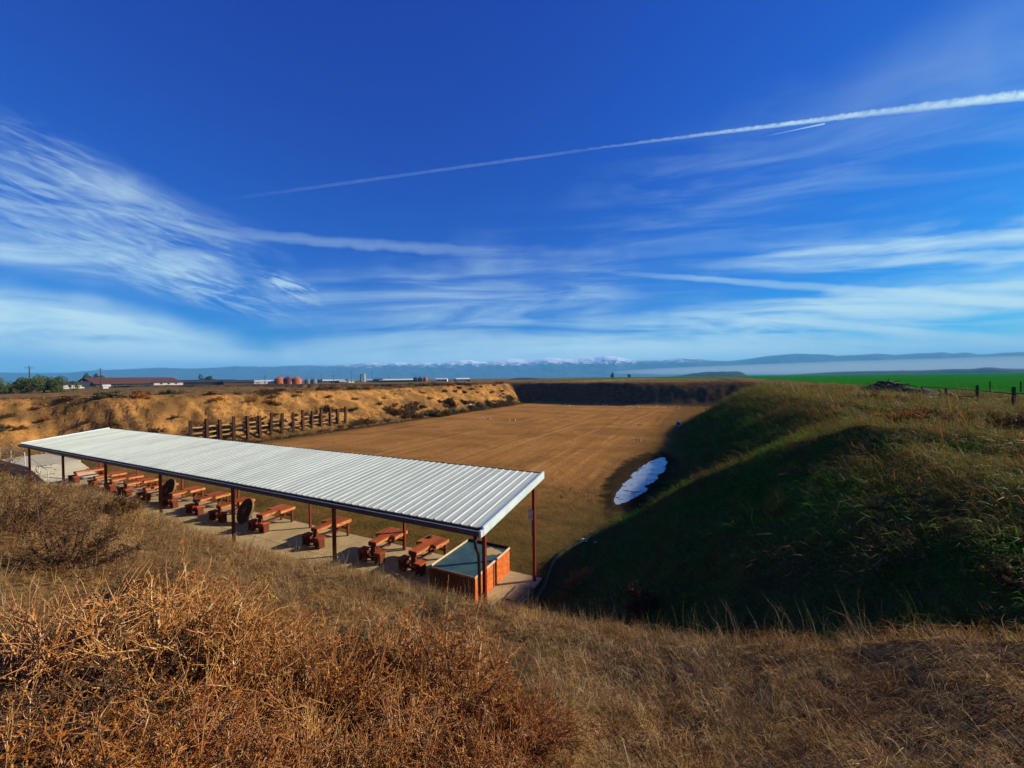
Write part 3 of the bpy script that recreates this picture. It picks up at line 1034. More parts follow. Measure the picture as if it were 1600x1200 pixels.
# ------------------------------------------------------------------ round discs, grey bin
def disc(label, loc, rz, tilt, R):
    t = thing('round_disc', label, 'disc', loc, rz, 'dark round discs leaning by the benches')
    q = Matrix.Rotation(tilt, 4, 'X')

    def put(mb, nm, mat, par=t):
        mb.V = [tuple((q @ Vector((v[0], v[2], v[1] + R)))) for v in mb.V]
        mb.F = [f[::-1] for f in mb.F]
        return mb.build(nm, mat, par)
    put(MB().lathe([(R * .97, -.03), (R * .97, .03)], 40), 'face', DISCM)
    put(MB().lathe([(R * .972, -.045), (R, -.045), (R, .045), (R * .972, .045)], 40), 'rim', DISCRIM)
    put(MB().lathe([(.14, -.10), (.17, -.06), (.17, .06), (.14, .10)], 20), 'hub', DISCRIM)
    for k in range(-3, 4):
        x = k * R * .26
        h = math.sqrt(max(.05, (R * .93) ** 2 - (abs(x) + R * .06) ** 2))
        put(MB().box(x - R * .115, x + R * .115, -h, h, -.048, -.033), 'plank', DISCM)
    MB().beam((0, .02, .003), (0, .9 * math.sin(-tilt) * R + .55, .02), .08, .03).build('prop_foot', DISCRIM, t)
    MB().beam((0, .60, .02), (0, math.sin(-tilt) * R * 1.2 + .08, R * 1.15), .06, .05).build('prop', DISCRIM, t)
    return t


disc('dark round disc leaning behind the fourth post from the box', (-21.75, 11.9, .003), -.08, -.42, .64)
disc('farther dark round disc leaning beside the grey bin', (-29.9, 11.9, .003), -.02, -.42, .74)
tb = thing('grey_bin', 'grey bin on a thin legged stand beside a red post', 'bin', (-27.95, 9.75, .003), .1)
b_ = MB()
b_.add([(-.24, -.2, .35), (.24, -.2, .35), (.24, .2, .35), (-.24, .2, .35), (-.3, -.25, .92), (.3, -.25, .92), (.3, .25, .92), (-.3, .25, .92)],
       [(0, 3, 2, 1), (0, 1, 5, 4), (1, 2, 6, 5), (2, 3, 7, 6), (3, 0, 4, 7), (4, 5, 6, 7)]).build('body', GREYBIN, tb)
MB().cbox(-.32, .32, -.27, .27, .922, .97, .01).build('lid', GREYBIN, tb)
for sx in (-1, 1):
    for sy in (-1, 1):
        MB().beam((sx * .30, sy * .26, 0), (sx * .22, sy * .18, .348), .025, .025).build('leg', PIPE, tb)

# ------------------------------------------------------------------ ramp and walkway past the far end
rp = thing('concrete_ramp', 'pale concrete ramp rising to the walkway past the far bench', 'ramp', (-45.6, 12.1, 0))
MB().add([(1.95, -1.35, -.1), (1.95, 1.35, -.1), (-2.2, 1.35, -.1), (-2.2, -1.35, -.1), (1.95, -1.35, .0), (1.95, 1.35, .0), (-2.2, 1.35, .85), (-2.2, -1.35, .85)],
         [(0, 3, 2, 1), (4, 5, 6, 7), (0, 1, 5, 4), (1, 2, 6, 5), (2, 3, 7, 6), (3, 0, 4, 7)]).build('ramp_body', CONC2, rp)
MB().add([(1.95, -1.47, -.1), (1.95, -1.352, -.1), (-2.2, -1.352, -.1), (-2.2, -1.47, -.1), (1.95, -1.47, .06), (1.95, -1.352, .06), (-2.2, -1.352, .93), (-2.2, -1.47, .93)],
         [(0, 3, 2, 1), (4, 5, 6, 7), (0, 1, 5, 4), (1, 2, 6, 5), (2, 3, 7, 6), (3, 0, 4, 7)]).build('kerb', CONC2, rp)
wk = thing('raised_walkway', 'raised concrete walkway with a pale edge behind the railing', 'walkway', (-51.5, 12.0, 0))
MB().cbox(-3.9, 3.69, -1.3, 1.6, -.4, .85, .02).build('deck', CONC2, wk)
MB().cbox(-3.95, 3.69, -1.42, -1.302, .70, .93, .01).build('edge_kerb', CONC2, wk)


def railing(label, pts, hgt=1.0):
    t = thing('handrail', label, 'handrail', pts[0], 0, 'white railings by the ramp')
    P = [np.array(p) - np.array(pts[0]) for p in pts]
    for p in P:
        MB().tube([p, p + (0, 0, hgt)], .028, 8).build('post', GALV, t)
    for a, b in zip(P[:-1], P[1:]):
        MB().tube([a + (0, 0, hgt + .02), b + (0, 0, hgt + .02)], .026, 8).build('rail', GALV, t)
    return t


railing('level white pipe railing along the raised walkway', [(-54.6, 10.65, .93), (-51.6, 10.65, .93), (-48.3, 10.65, .93)])
railing('sloping white pipe handrail down the ramp', [(-47.6, 10.72, .80), (-45.6, 10.72, .40), (-43.75, 10.72, .05)], .9)

# ------------------------------------------------------------------ railway-tie barrier at the foot of the left bank
tb_ = thing('timber_barrier', 'row of dark timber posts with pale rails along the left bank', 'barrier', (-50, 22.6, 0))
NPST = 15
ptop = []
for k in range(NPST):
    y = 22.6 + k * (43.0 - 22.6) / (NPST - 1)
    x = -50 + .12 * math.sin(k * 1.7)
    z0 = float(terrain(x, y)) - .1
    zt = 3.2 + .14 * math.sin(k * 2.3) - .02 * k * 0
    ptop.append((x, y, z0, zt))
    hw = .15 + .02 * math.sin(k * 3.1)
    o = MB().cbox(-hw, hw, -hw, hw, 0, zt - z0, .02).build('post', TIE, tb_)
    o.location = (x + 50, y - 22.6, z0)
    o.rotation_euler = (random.uniform(-.04, .04), random.uniform(-.04, .04), random.uniform(-.3, .3))
for k in range(NPST - 1):
    a, b = ptop[k], ptop[k + 1]
    for j, f in enumerate((.30, .52, .74)):
        za = 1.25 + (2.35 - 1.25) * (f - .3) / .44
        o = MB().beam((a[0] + 50 - .17, a[1] - 22.6 + .10, za + random.uniform(-.06, .06)), (b[0] + 50 - .17, b[1] - 22.6 - .10, za + random.uniform(-.06, .06)), .06, .17).build('rail', RAILWOOD, tb_)

# ------------------------------------------------------------------ puddle
mt, t, b = material('puddle_water', .08, .6)
t.put(b.inputs['Base Color'], t.mix(t.ss(t.noise(t.node('ShaderNodeNewGeometry', 'Position'), 1.1, 6, .68), .54, .62), (.30, .34, .33), (.05, .04, .022)))
b.inputs['IOR'].default_value = 1.33
co = t.node('ShaderNodeNewGeometry', 'Position')
t.put(b.inputs['Normal'], t.node('ShaderNodeBump', 0, {'Strength': .12, 'Distance': .02, 'Height': t.noise(co, 3.0, 4)}))
PUD = mt
pm = MB().prism([(-6.0, 22.6), (-3.0, 22.6), (-1.9, 38.8), (-5.6, 38.8)], -.5, -.028).build('puddle', PUD)
tag(pm, 'pale puddle reflecting the sky at the foot of the green berm', None, None, 'structure')

# ------------------------------------------------------------------ plants: shapes
def tubes(P, rad, rng):
    """P (N,k,3) polylines, rad (N,k): three-sided stems as triangles"""
    P = np.asarray(P, float)
    N, k, _ = P.shape
    T = np.gradient(P, axis=1)
    T /= np.linalg.norm(T, axis=2, keepdims=True) + 1e-9
    ref = rng.normal(size=(N, 1, 3))
    S = np.cross(T, ref)
    S /= np.linalg.norm(S, axis=2, keepdims=True) + 1e-9
    U = np.cross(T, S)
    ang = np.array([0, 2.094, 4.189])
    V = P[:, :, None, :] + rad[:, :, None, None] * (S[:, :, None, :] * np.cos(ang)[None, None, :, None] + U[:, :, None, :] * np.sin(ang)[None, None, :, None])
    base = (np.arange(N)[:, None, None] * k + np.arange(k - 1)[None, :, None]) * 3
    j = np.arange(3)[None, None, :]
    a, b = base + j, base + (j + 1) % 3
    c, d = a + 3, b + 3
    T1 = np.stack([a, b, d], -1).reshape(-1, 3)
    T2 = np.stack([a, d, c], -1).reshape(-1, 3)
    return V.reshape(-1, 3), np.concatenate([T1, T2])


def cards(C_, size, rng, long=2.2):
    """one small triangle-shaped bract at each point"""
    n = len(C_)
    d = rng.normal(size=(n, 3))
    d /= np.linalg.norm(d, axis=1, keepdims=True)
    e = np.cross(d, rng.normal(size=(n, 3)))
    e /= np.linalg.norm(e, axis=1, keepdims=True) + 1e-9
    s = size * rng.uniform(.6, 1.4, (n, 1))
    V = np.stack([C_ - e * s * .5, C_ + e * s * .5, C_ + d * s * long], 1).reshape(-1, 3)
    return V, np.arange(3 * n).reshape(-1, 3)


def bush_mesh(seed, R, H, nstem, ntwig, nbr, bsize, srad, curl=.5, bend=.3, weeping=0.0):
    rng = np.random.default_rng(seed)
    az = rng.uniform(0, 2 * np.pi, nstem)
    el = np.arcsin(rng.uniform(.06, 1.0, nstem))
    L = rng.uniform(.65, 1.05, nstem)
    tip = np.stack([np.cos(az) * np.cos(el) * R, np.sin(az) * np.cos(el) * R, np.sin(el) * H], 1) * L[:, None]
    lob = 1 + .28 * np.sin(az * 2 + seed) * np.cos(el)
    tip *= lob[:, None]
    k = 6
    s = np.linspace(0, 1, k)[None, :, None]
    base = rng.normal(size=(nstem, 1, 3)) * np.array([.06 * R, .06 * R, 0])
    out = tip * np.array([1, 1, .55])
    P = base * (1 - s) + (1 - s) * s * 2 * out[:, None, :] * .75 + s * s * tip[:, None, :]
    P += np.cumsum(rng.normal(size=P.shape), axis=1) * .034 * R * s
    if weeping:
        P[:, :, 2] -= weeping * H * (s[:, :, 0] ** 3)
    P[:, :, 2] = np.maximum(P[:, :, 2], .01)
    rad = srad * (1 - .72 * np.linspace(0, 1, k))[None, :] * rng.uniform(.7, 1.3, (nstem, 1))
    V1, T1 = tubes(P, rad, rng)
    # twigs
    N = nstem * ntwig
    si = np.repeat(np.arange(nstem), ntwig)
    u = rng.uniform(.22, 1.0, N) * (k - 1)
    i0 = np.minimum(u.astype(int), k - 2)
    fr = (u - i0)[:, None]
    A = P[si, i0] * (1 - fr) + P[si, i0 + 1] * fr
    tan = P[si, i0 + 1] - P[si, i0]
    tan /= np.linalg.norm(tan, axis=1, keepdims=True) + 1e-9
    dr = tan * .75 + rng.normal(size=(N, 3)) * curl + np.array([0, 0, bend])
    dr /= np.linalg.norm(dr, axis=1, keepdims=True)
    ln = R * rng.uniform(.14, .36, N)[:, None]
    q = np.linspace(0, 1, 4)[None, :, None]
    PT = A[:, None] + dr[:, None] * ln[:, None] * q + np.array([0, 0, 1.0]) * (ln[:, None] * q * q * (.30 * bend)) + rng.normal(size=(N, 4, 3)) * .012 * R * q
    PT[:, :, 2] = np.maximum(PT[:, :, 2], .01)
    rt = srad * .36 * (1 - .6 * np.linspace(0, 1, 4))[None, :] * np.ones((N, 1))
    V2, T2 = tubes(PT, rt, rng)
    # bracts all along the twigs
    M = N * nbr
    ti = np.repeat(np.arange(N), nbr)
    v = rng.uniform(.08, 1.0, M) * 3
    j0 = np.minimum(v.astype(int), 2)
    f2 = (v - j0)[:, None]
    B = PT[ti, j0] * (1 - f2) + PT[ti, j0 + 1] * f2 + rng.normal(size=(M, 3)) * bsize * .6
    V3, T3 = cards(B, bsize, rng)
    Vb = np.concatenate([V1, V2])
    Tb = np.concatenate([T1, T2 + len(V1)])
    return (Vb, Tb), (V3, T3)


# ------------------------------------------------------------------ plants: colours
RUST = plant('rust_bracts', (.34, .098, .014), (.24, .062, .010), .9, .25, .5, (.48, .19, .045))
RUSTTWIG = plant('rust_twigs', (.42, .215, .070), (.29, .125, .034), 1.2, .05, .45, (.64, .44, .23))
BROWN = plant('brown_bracts', (.135, .058, .016), (.090, .042, .013), .5, .25, .4, (.20, .095, .03))
BROWNTWIG = plant('brown_twigs', (.15, .085, .042), (.10, .055, .028), .8, .05, .3)
GOLD = plant('golden_bracts', (.38, .17, .055), (.30, .12, .036), .9, .3, .3)
GOLDTWIG = plant('golden_twigs', (.60, .33, .11), (.48, .24, .07), 1.5, .05, .3, (.58, .38, .2))
SAGE = plant('grey_green_bracts', (.105, .082, .036), (.075, .070, .030), .4, .25, .3, (.14, .10, .05))
STRAW = plant('straw', (.50, .285, .085), (.33, .17, .046), .7, .3, .55, (.68, .46, .19))
STRAWRUST = plant('rusty_straw', (.28, .130, .034), (.21, .090, .022), .6, .3, .45, (.36, .20, .07))
GREYSTRAW = plant('grey_straw', (.45, .32, .135), (.26, .175, .064), .9, .3, .5, (.60, .46, .24))
GREEN = plant('green_blades', (.048, .200, .010), (.070, .175, .012), .45, .4, .40, (.13, .25, .015))
KHAKI = plant('khaki_blades', (.13, .105, .028), (.080, .080, .018), .35, .35, .4, (.18, .165, .04))
SHADETHATCH = plant('shade_toned_thatch', (.105, .080, .024), (.070, .062, .016), .35, .3, .4, (.14, .12, .035))  # darker than the khaki: dim light on the berm top put into the colour
STALK = plant('pale_stalks', (.36, .25, .12), (.24, .17, .075), 1.0, .25, .35)
LEAF = plant('tree_leaves', (.085, .125, .024), (.11, .145, .030), .3, .3, .4, (.03, .055, .013))
BARK = simple('bark', (.09, .06, .04), (.06, .04, .028), 4.0, .95, .1)

# ------------------------------------------------------------------ bushes, each one a thing of its own
def bush_pair(tagname, seed, *a, **k):
    (Vb, Tb), (Vl, Tl) = bush_mesh(seed, *a, **k)
    return [fast_mesh(tagname + '_branches', Vb, Tb, 3), fast_mesh(tagname + '_bracts', Vl, Tl, 3)]


NEAR = [bush_pair('near_bush', 100 + i, 1.0, 1.15, (46, 58, 40, 52)[i], 13, (17, 20, 14, 17)[i], (.0125, .0115, .014, .012)[i], .0125, (.95, 1.1, .85, 1.25)[i], .04) for i in range(4)]
TUMBLE = bush_pair('tumbleweed', 140, 1.0, .95, 110, 9, 5, .010, .0125, .65, .1, weeping=.62)
DOME = [bush_pair('dome_bush', 190 + i, 1.0, 1.0, 84, 13, 10, .0125, .0115, .85, .0, weeping=.30) for i in range(2)]
MID = [bush_pair('mid_bush', 150 + i, 1.0, .85, 26, 8, 15, .045, .016, .6, .2) for i in range(4)]
FARB = [bush_pair('far_bush', 170 + i, 1.0, .75, 14, 6, 12, .11, .02, .6, .2) for i in range(3)]
_mc = {}


def colored(me, mat):
    key = (me.name, mat.name)
    if key not in _mc:
        c_ = me.copy()
        c_.materials.clear()
        c_.materials.append(mat)
        _mc[key] = c_
    return _mc[key]


def bush(pair, loc, R, H, label, mats, name='dry_bush', cat='bush', group=None, sink=.04):
    t = thing(name, label, cat, (loc[0], loc[1], loc[2] - sink), random.uniform(0, 6.28), group)
    t.scale = (R, R * random.uniform(.88, 1.12), H)
    link('branches', colored(pair[0], mats[0]), t)
    link('seed_heads', colored(pair[1], mats[1]), t)
    return t


MR, MBn, MG, MS = (RUSTTWIG, RUST), (BROWNTWIG, BROWN), (GOLDTWIG, GOLD), (BROWNTWIG, SAGE)
fg = [
    (705, 2.62, .66, .92, MR, 'large rusty bush filling the centre of the foreground'),
    (812, 2.35, .42, .46, MR, 'rusty bush low at the right edge of the central brush'),
    (560, 2.75, .62, .84, MR, 'rusty bush left of the large central bush'),
    (622, 1.90, .48, .46, MR, 'dark rusty bush at the bottom edge below the central bush'),
    (455, 2.75, .62, .80, MR, 'rusty bush with pale bare twigs, left of centre foreground'),
    (335, 3.05, .70, .95, MR, 'rusty bush in the middle of the left foreground brush'),
    (215, 3.45, .74, 1.0, MR, 'tall rusty bush right of the golden tumbleweed'),
    (100, 2.80, .60, .44, MBn, 'brown bush below the golden tumbleweed'),
    (5, 2.50, .55, .38, MR, 'rusty bush at the left edge under the tumbleweed'),
    (215, 5.40, .70, .62, MBn, 'dark brown bush behind the golden tumbleweed'),
    (95, 7.20, .85, .72, MBn, 'dark brown bush near the shoulder at far left'),
    (20, 9.80, .95, .85, MBn, 'brown bush high on the shoulder at the left edge'),
    (300, 2.02, .56, .46, MR, 'rusty bush at the bottom edge in the left foreground'),
    (150, 2.08, .58, .46, MR, 'rusty bush near the bottom left corner'),
    (10, 1.95, .52, .44, MBn, 'brown bush in the bottom left corner'),
    (440, 1.88, .48, .40, MR, 'low rusty bush at the bottom edge, left of centre'),
    (290, 4.40, .56, .48, MR, 'rusty bush at the upper edge of the left brush'),
    (390, 3.75, .48, .44, MR, 'small rusty bush at the upper edge of the brush below the benches'),
    (530, 3.75, .40, .30, MS, 'small grey green bush on the matted grass'),
    (760, 1.85, .40, .36, MR, 'rusty bush at the bottom edge right of centre'),
]
for i, (px, dist, R, H, mats, lb) in enumerate(fg):
    bush(DOME[i % 2] if px in (705, 560, 335, 215, 455, 812) else NEAR[i % 4], at_dist(px, dist), R, H, lb, mats, group='rusty brush on the near hill')
bush(TUMBLE, at_dist(60, 3.75), .80, 1.05, 'golden tumbleweed with arching bare stems at the left', MG, 'tumbleweed', 'tumbleweed')
bush(TUMBLE, at_dist(470, 2.25), .34, .62, 'bare pale tumbleweed caught in the rusty brush', (GOLDTWIG, RUST), 'tumbleweed', 'tumbleweed')
for px, dist, R, H, lb in [(640, 2.2, .40, .60, 'bare pale tumbleweed at the foot of the large central bush'), (250, 2.4, .42, .62, 'bare pale tumbleweed in the lower left brush'),
                           (770, 2.35, .36, .62, 'bare tumbleweed at the right flank of the central bush'), (350, 2.15, .36, .50, 'low bare tumbleweed by the bottom edge, left'),
                           (560, 2.05, .34, .48, 'low bare tumbleweed by the bottom edge, centre'), (150, 2.7, .40, .55, 'bare tumbleweed below the golden one')]:
    bush(TUMBLE, at_dist(px, dist), R, H, lb, (RUSTTWIG, RUST), 'tumbleweed', 'tumbleweed', 'bare tumbleweeds in the brush')
bush(NEAR[0], at_dist(-75, 19.5), 1.2, 1.1, 'large brown bush at the left edge beside the shelter end', MBn)
for px, py, R, H, mats, lb in [(184, 800, .55, .50, MBn, 'dark bush at the pad edge before the far benches'), (203, 796, .35, .3, MBn, 'small dark weed clump by the pad edge'),
                               (907, 912, .55, .55, (GOLDTWIG, STRAWRUST), 'dry brown bush at the foot of the green berm'), (1012, 958, .55, .62, MBn, 'round dark tumbleweed low on the shaded berm'),
                               (1410, 658, .85, .75, MR, 'rusty bush on top of the berm below the debris pile'), (1318, 613, 1.6, 1.0, MR, 'rusty bush on the berm crest left of the debris pile'),
                               (1355, 626, 1.1, .8, MBn, 'dark bush on the berm crest'), (1272, 608, 1.6, .9, MBn, 'brown bush far along the berm crest'),
                               (1300, 612, 1.1, .7, MBn, 'small rusty bush far along the berm crest'), (1415, 630, .9, .55, MBn, 'low dark bush before the debris pile'),
                               (1592, 674, .8, .8, MBn, 'brown bush at the right edge below the fence'), (1470, 660, .9, .7, MBn, 'small brown bush on the berm top'),
                               (1580, 905, .32, .26, MBn, 'rusty bush at the right edge on the near slope')]:
    g_ = ground_at(px, py)
    bush(MID[int(px) % 4] if np.hypot(g_[0], g_[1]) > 7 else NEAR[1], g_, R, H, lb, mats)

# scrub on the left bank
rb = np.random.default_rng(5)
fol = [MBn, MBn, MS, MR, MBn]
cname = {id(MBn): 'brown', id(MS): 'grey green', id(MR): 'rusty'}


def zone_of(y):
    return ('left of the timber posts' if y < 22 else 'behind the timber posts' if y < 44 else 'just right of the timber posts' if y < 62 else
            'midway to the backstop' if y < 84 else 'near the backstop corner')


def size_of(R):
    return 'small' if R < .55 else 'low' if R < .75 else 'mid sized' if R < .95 else 'large' if R < 1.25 else 'broad' if R < 1.5 else 'huge'


for k in range(78):          # along its foot
    y = 20 + 82 * rb.uniform() ** .9
    d = rb.uniform(-1.3, 3.2)
    x = float(toe_left(y)) - d
    if -51.2 < x < -49.2 and 22 < y < 43.5:
        x -= 1.6
    R = rb.uniform(.7, 1.75)
    bush(MID[k % 4] if y < 60 else FARB[k % 3], (x, y, float(terrain(x, y))), R, R * rb.uniform(.7, 1.0),
         '%s %s bush at the bank foot, %s' % (size_of(R), cname[id(fol[k % 3])], zone_of(y)), fol[k % 3], group='bushes at the foot of the orange bank')
for k in range(60):          # on its face
    y = 12 + 96 * rb.uniform()
    d = rb.uniform(3.2, 8.6)
    x = float(toe_left(y)) - d
    R = rb.uniform(.35, 1.0)
    bush(MID[k % 4] if y < 60 else FARB[k % 3], (x, y, float(terrain(x, y))), R, R * rb.uniform(.6, .9),
         '%s %s bush on the bank face, %s' % (size_of(R), cname[id(fol[k % 5])], zone_of(y)), fol[k % 5], group='bushes on the face of the orange bank')
for k in range(70):          # above it
    y = 8 + 115 * rb.uniform()
    d = 9 + 40 * rb.uniform() ** 1.5
    x = float(toe_left(y)) - d
    R = rb.uniform(.5, 1.5)
    bush(FARB[k % 3], (x, y, float(terrain(x, y))), R, R * rb.uniform(.5, .75),
         '%s %s bush on the flat above the bank, %s' % (size_of(R), cname[id(fol[k % 5])], zone_of(y)), fol[k % 5], group='bushes above the orange bank')
for k in range(12):
    y = 23 + 20 * k / 11 + rb.uniform(-.5, .5)
    x = -49.1 + rb.uniform(-.3, .5)
    R = rb.uniform(.4, .75)
    bush(MID[k % 4], (x, y, float(terrain(x, y))), R, R * .8, '%s small bush from the left in front of the timber posts' % (
        'first second third fourth fifth sixth seventh eighth ninth tenth eleventh last'.split()[k]), fol[(k * 2) % 5], group='bushes before the timber posts')

# ------------------------------------------------------------------ grass: single blades, bent and tapering, that nobody could count
def polar_pts(rng, n, r0, r1, p=1.0, a0=-60, a1=60):
    """random places around the viewer; p tunes how fast they thin out with distance"""
    r = (r0 ** p + (r1 ** p - r0 ** p) * rng.uniform(size=n)) ** (1 / p)
    a = np.radians(rng.uniform(a0, a1, n)) + ax0
    return r * np.sin(a), r * np.cos(a), r


def dominant(X, Y):
    st = np.stack(heights(X, Y))
    return st.argmax(0), st.max(0)


def grass(name, label, X, Y, nper, rad, h0, h1, wid, lean, mats, rng, dirn=None, spr=1.0, droop=.4, size=None):
    """tufts of nper blades at X, Y; size scales each tuft"""
    n = len(X) * nper
    sz = np.repeat(np.ones(len(X)) if size is None else size, nper)
    tl = np.repeat(rng.uniform(.7, 1.25, len(X)), nper)
    bx_ = np.repeat(X, nper) + rng.normal(size=n) * rad * sz
    by_ = np.repeat(Y, nper) + rng.normal(size=n) * rad * sz
    bz_ = terrain(bx_, by_)
    d = rng.uniform(0, 2 * np.pi, n) if dirn is None else dirn + rng.normal(size=n) * spr
    h = rng.uniform(h0, h1, n) * sz * tl
    ln = np.clip(lean + rng.normal(size=n) * .25, .02, 1.5)
    base = np.stack([bx_, by_, bz_ - .012], 1)
    e = .10
    sx = (terrain(bx_ + e, by_) - bz_) / e
    sy = (terrain(bx_, by_ + e) - bz_) / e
    nrm = np.stack([-sx, -sy, np.ones(n)], 1)
    nrm /= np.linalg.norm(nrm, axis=1, keepdims=True)
    up = nrm * .6 + np.array([0, 0, .4])
    up /= np.linalg.norm(up, axis=1, keepdims=True)
    hd = np.stack([np.cos(d), np.sin(d), np.cos(d) * sx + np.sin(d) * sy], 1)
    hd /= np.linalg.norm(hd, axis=1, keepdims=True)
    mid = base + h[:, None] * .55 * (hd * np.sin(ln * .6)[:, None] + up * np.cos(ln * .6)[:, None])
    l2 = np.minimum(ln + droop, 1.62)
    tip = mid + h[:, None] * .5 * (hd * np.sin(l2)[:, None] + up * np.cos(l2)[:, None])
    side = np.cross(hd, nrm)
    tw = rng.uniform(-.9, .9, n)[:, None]
    side = side * np.cos(tw) + nrm * np.sin(tw) * .6
    wv = (wid * sz * rng.uniform(.6, 1.4, n))[:, None]
    V = np.stack([base - side * wv, base + side * wv, mid + side * wv * .8, mid - side * wv * .8, tip], 1).reshape(-1, 3)
    o = (np.arange(n) * 5)[:, None, None]
    T = (o + np.array([[[0, 1, 2], [0, 2, 3], [3, 2, 4]]])).reshape(-1, 3)
    me = fast_mesh(name, V, T, 3, mats)
    mi = np.repeat(rng.integers(0, len(mats), len(X)), nper)
    me.polygons.foreach_set('material_index', np.repeat(mi, 3).astype(np.int32))
    return tag(link(name, me), label, 'grass', None, 'stuff')


rg = np.random.default_rng(77)
# near hill: matted straw over everything, grey on the shoulder, rusty towards the camera
X, Y, r = polar_pts(rg, 9500, 1.15, 16, .45, -60, 60)
dm, zz = dominant(X, Y)
k = (dm == 3) & (zz > .25) & (Y > -3) & ((X > -.25 * Y) | (r > 3.9) | (rg.uniform(size=len(X)) < .22))
X, Y, r = X[k], Y[k], r[k]
grass('matted_grass', 'matted dry straw covering the near hill', X, Y, 14, .055, .10, .32, .0017, 1.35, [STRAW, GREYSTRAW, STRAWRUST, STRAW, BROWN], rg, None, 1, .35, np.clip(.62 + r * .075, .6, 1.6))
X, Y, r = polar_pts(rg, 2400, 1.3, 14, .5, -60, 60)
dm, zz = dominant(X, Y)
k = (dm == 3) & (zz > .25) & (Y > -2) & (fbm(X * .9, Y * .9, 301, 3) > -.04) & ((X > -.25 * Y) | (r > 3.9) | (rg.uniform(size=len(X)) < .15))
X, Y, r = X[k], Y[k], r[k]
grass('dry_grass', 'upright dry grass tufts on the near hill', X, Y, 15, .030, .12, .36, .0015, .45, [STRAW, STRAWRUST, GREYSTRAW], rg, None, 1, .4, np.clip(.6 + r * .05, .6, 1.2))
X, Y, r = polar_pts(rg, 6500, 2.8, 24, .6, -60, 30)
dm, zz = dominant(X, Y)
k = (dm == 3) & (zz > .6) & (Y > 2.4) & (Y < 8.6) & (fbm(X * .5, Y * .5, 303, 3) > -.14)
X, Y, r = X[k], Y[k], r[k]
grass('grey_grass', 'grey dry grass along the shoulder above the pad', X, Y, 16, .07, .10, .34, .0020, 1.1, [GREYSTRAW, KHAKI, GREYSTRAW, STRAW], rg, None, 1, .5, np.clip(.7 + r * .05, .7, 1.8))
# tall stalks on the brink, above the box and the hose
X = rg.uniform(-15, 1.6, 620)
Y = rg.uniform(3.9, 6.2, 620)
k = fbm(X * .8, Y * .8, 305, 3) > -.1
X, Y = X[k], Y[k]
grass('tall_grass', 'tall pale grass stalks along the brink of the hill', X, Y, 5, .05, .20, .46, .0014, .20, [STALK, STALK, KHAKI], rg, None, 1, .22)
# green berm
X, Y, r = polar_pts(rg, 22000, 4, 75, .18, -10, 60)
dm, zz = dominant(X, Y)
g_ = fbm(X * .28, Y * .2, 311, 4) - .10 * sstep(1, 5, zz) + .10
k = (dm == 0) & (zz > .05) & (g_ > -.09) & (X < 9) & (X < 4.0 + 3 * fbm(X * .3, Y * .3, 313, 2) + .02 * Y)
X, Y, r = X[k], Y[k], r[k]
grass('green_grass', 'green grass on the shaded berm', X, Y, 10, .075, .08, .24, .0036, .75, [GREEN, GREEN, KHAKI], rg, math.pi + .5, .7, .6, np.clip(.5 + r * .060, .7, 4.0) * rg.lognormal(0, .32, len(X)))
X, Y, r = polar_pts(rg, 24000, 3.5, 90, .18, -12, 60)
dm, zz = dominant(X, Y)
g_ = fbm(X * .28, Y * .2, 311, 4)
k = (dm == 0) & (zz > .15) & ((X > 3.2) | (g_ < -.02)) & (X < 34)
X, Y, r = X[k], Y[k], r[k]
grass('thatch_grass', 'khaki dry thatch on the berm top', X, Y, 10, .085, .12, .32, .0034, 1.0, [KHAKI, SHADETHATCH, SHADETHATCH, KHAKI, STRAWRUST], rg, math.pi + .5, .7, .55, np.clip(.5 + r * .055, .7, 3.6) * rg.lognormal(0, .32, len(X)))
# coarse tussocks standing out of the berm
X, Y, r = polar_pts(rg, 3200, 6, 60, .3, -8, 58)
dm, zz = dominant(X, Y)
k = (dm == 0) & (zz > .3) & (X < 12) & (fbm(X * .5, Y * .5, 351, 3) > .03)
X, Y, r = X[k], Y[k], r[k]
grass('berm_tussocks', 'coarse grass tussocks standing out of the berm', X, Y, 26, .10, .16, .42, .0042, .55, [KHAKI, GREEN, STRAWRUST, KHAKI], rg, math.pi + .5, 1.2, .5, np.clip(.6 + r * .022, .7, 1.9))
# fresh green coming through on the right of the near hill
X = rg.uniform(.1, 5.0, 5200)
Y = rg.uniform(2.0, 6.0, 5200)
k = (fbm(X * .8, Y * .8, 341, 3) > .05) & (X > .15 * Y)
X, Y = X[k], Y[k]
grass('fresh_grass', 'fresh green grass at the right of the near hill', X, Y, 9, .05, .08, .26, .0022, .6, [GREEN, GREEN, KHAKI], rg, None, 1, .5)
# thin weeds over the near part of the floor and along its edges
X, Y, r = polar_pts(rg, 5000, 12, 60, .6, -60, 40)
dm, zz = dominant(X, Y)
edge_ = np.minimum(X - toe_left(Y), toe_right(Y) - X)
k = (zz < .3) & (Y > 13.7) & ((fbm(X * .25, Y * .25, 317, 3) + (22 - Y) * .02 > .06) | (edge_ < 1.4)) & (X > -62) & (np.hypot((X + 4.1) / 1.6, (Y - 30.7) / 8) > 1)
X, Y, r = X[k], Y[k], r[k]
grass('floor_weeds', 'thin brown weeds on the near range floor', X, Y, 9, .09, .05, .17, .006, 1.0, [SAGE, KHAKI, BROWN], rg, None, 1, .4, np.clip(.6 + r * .02, .7, 2))
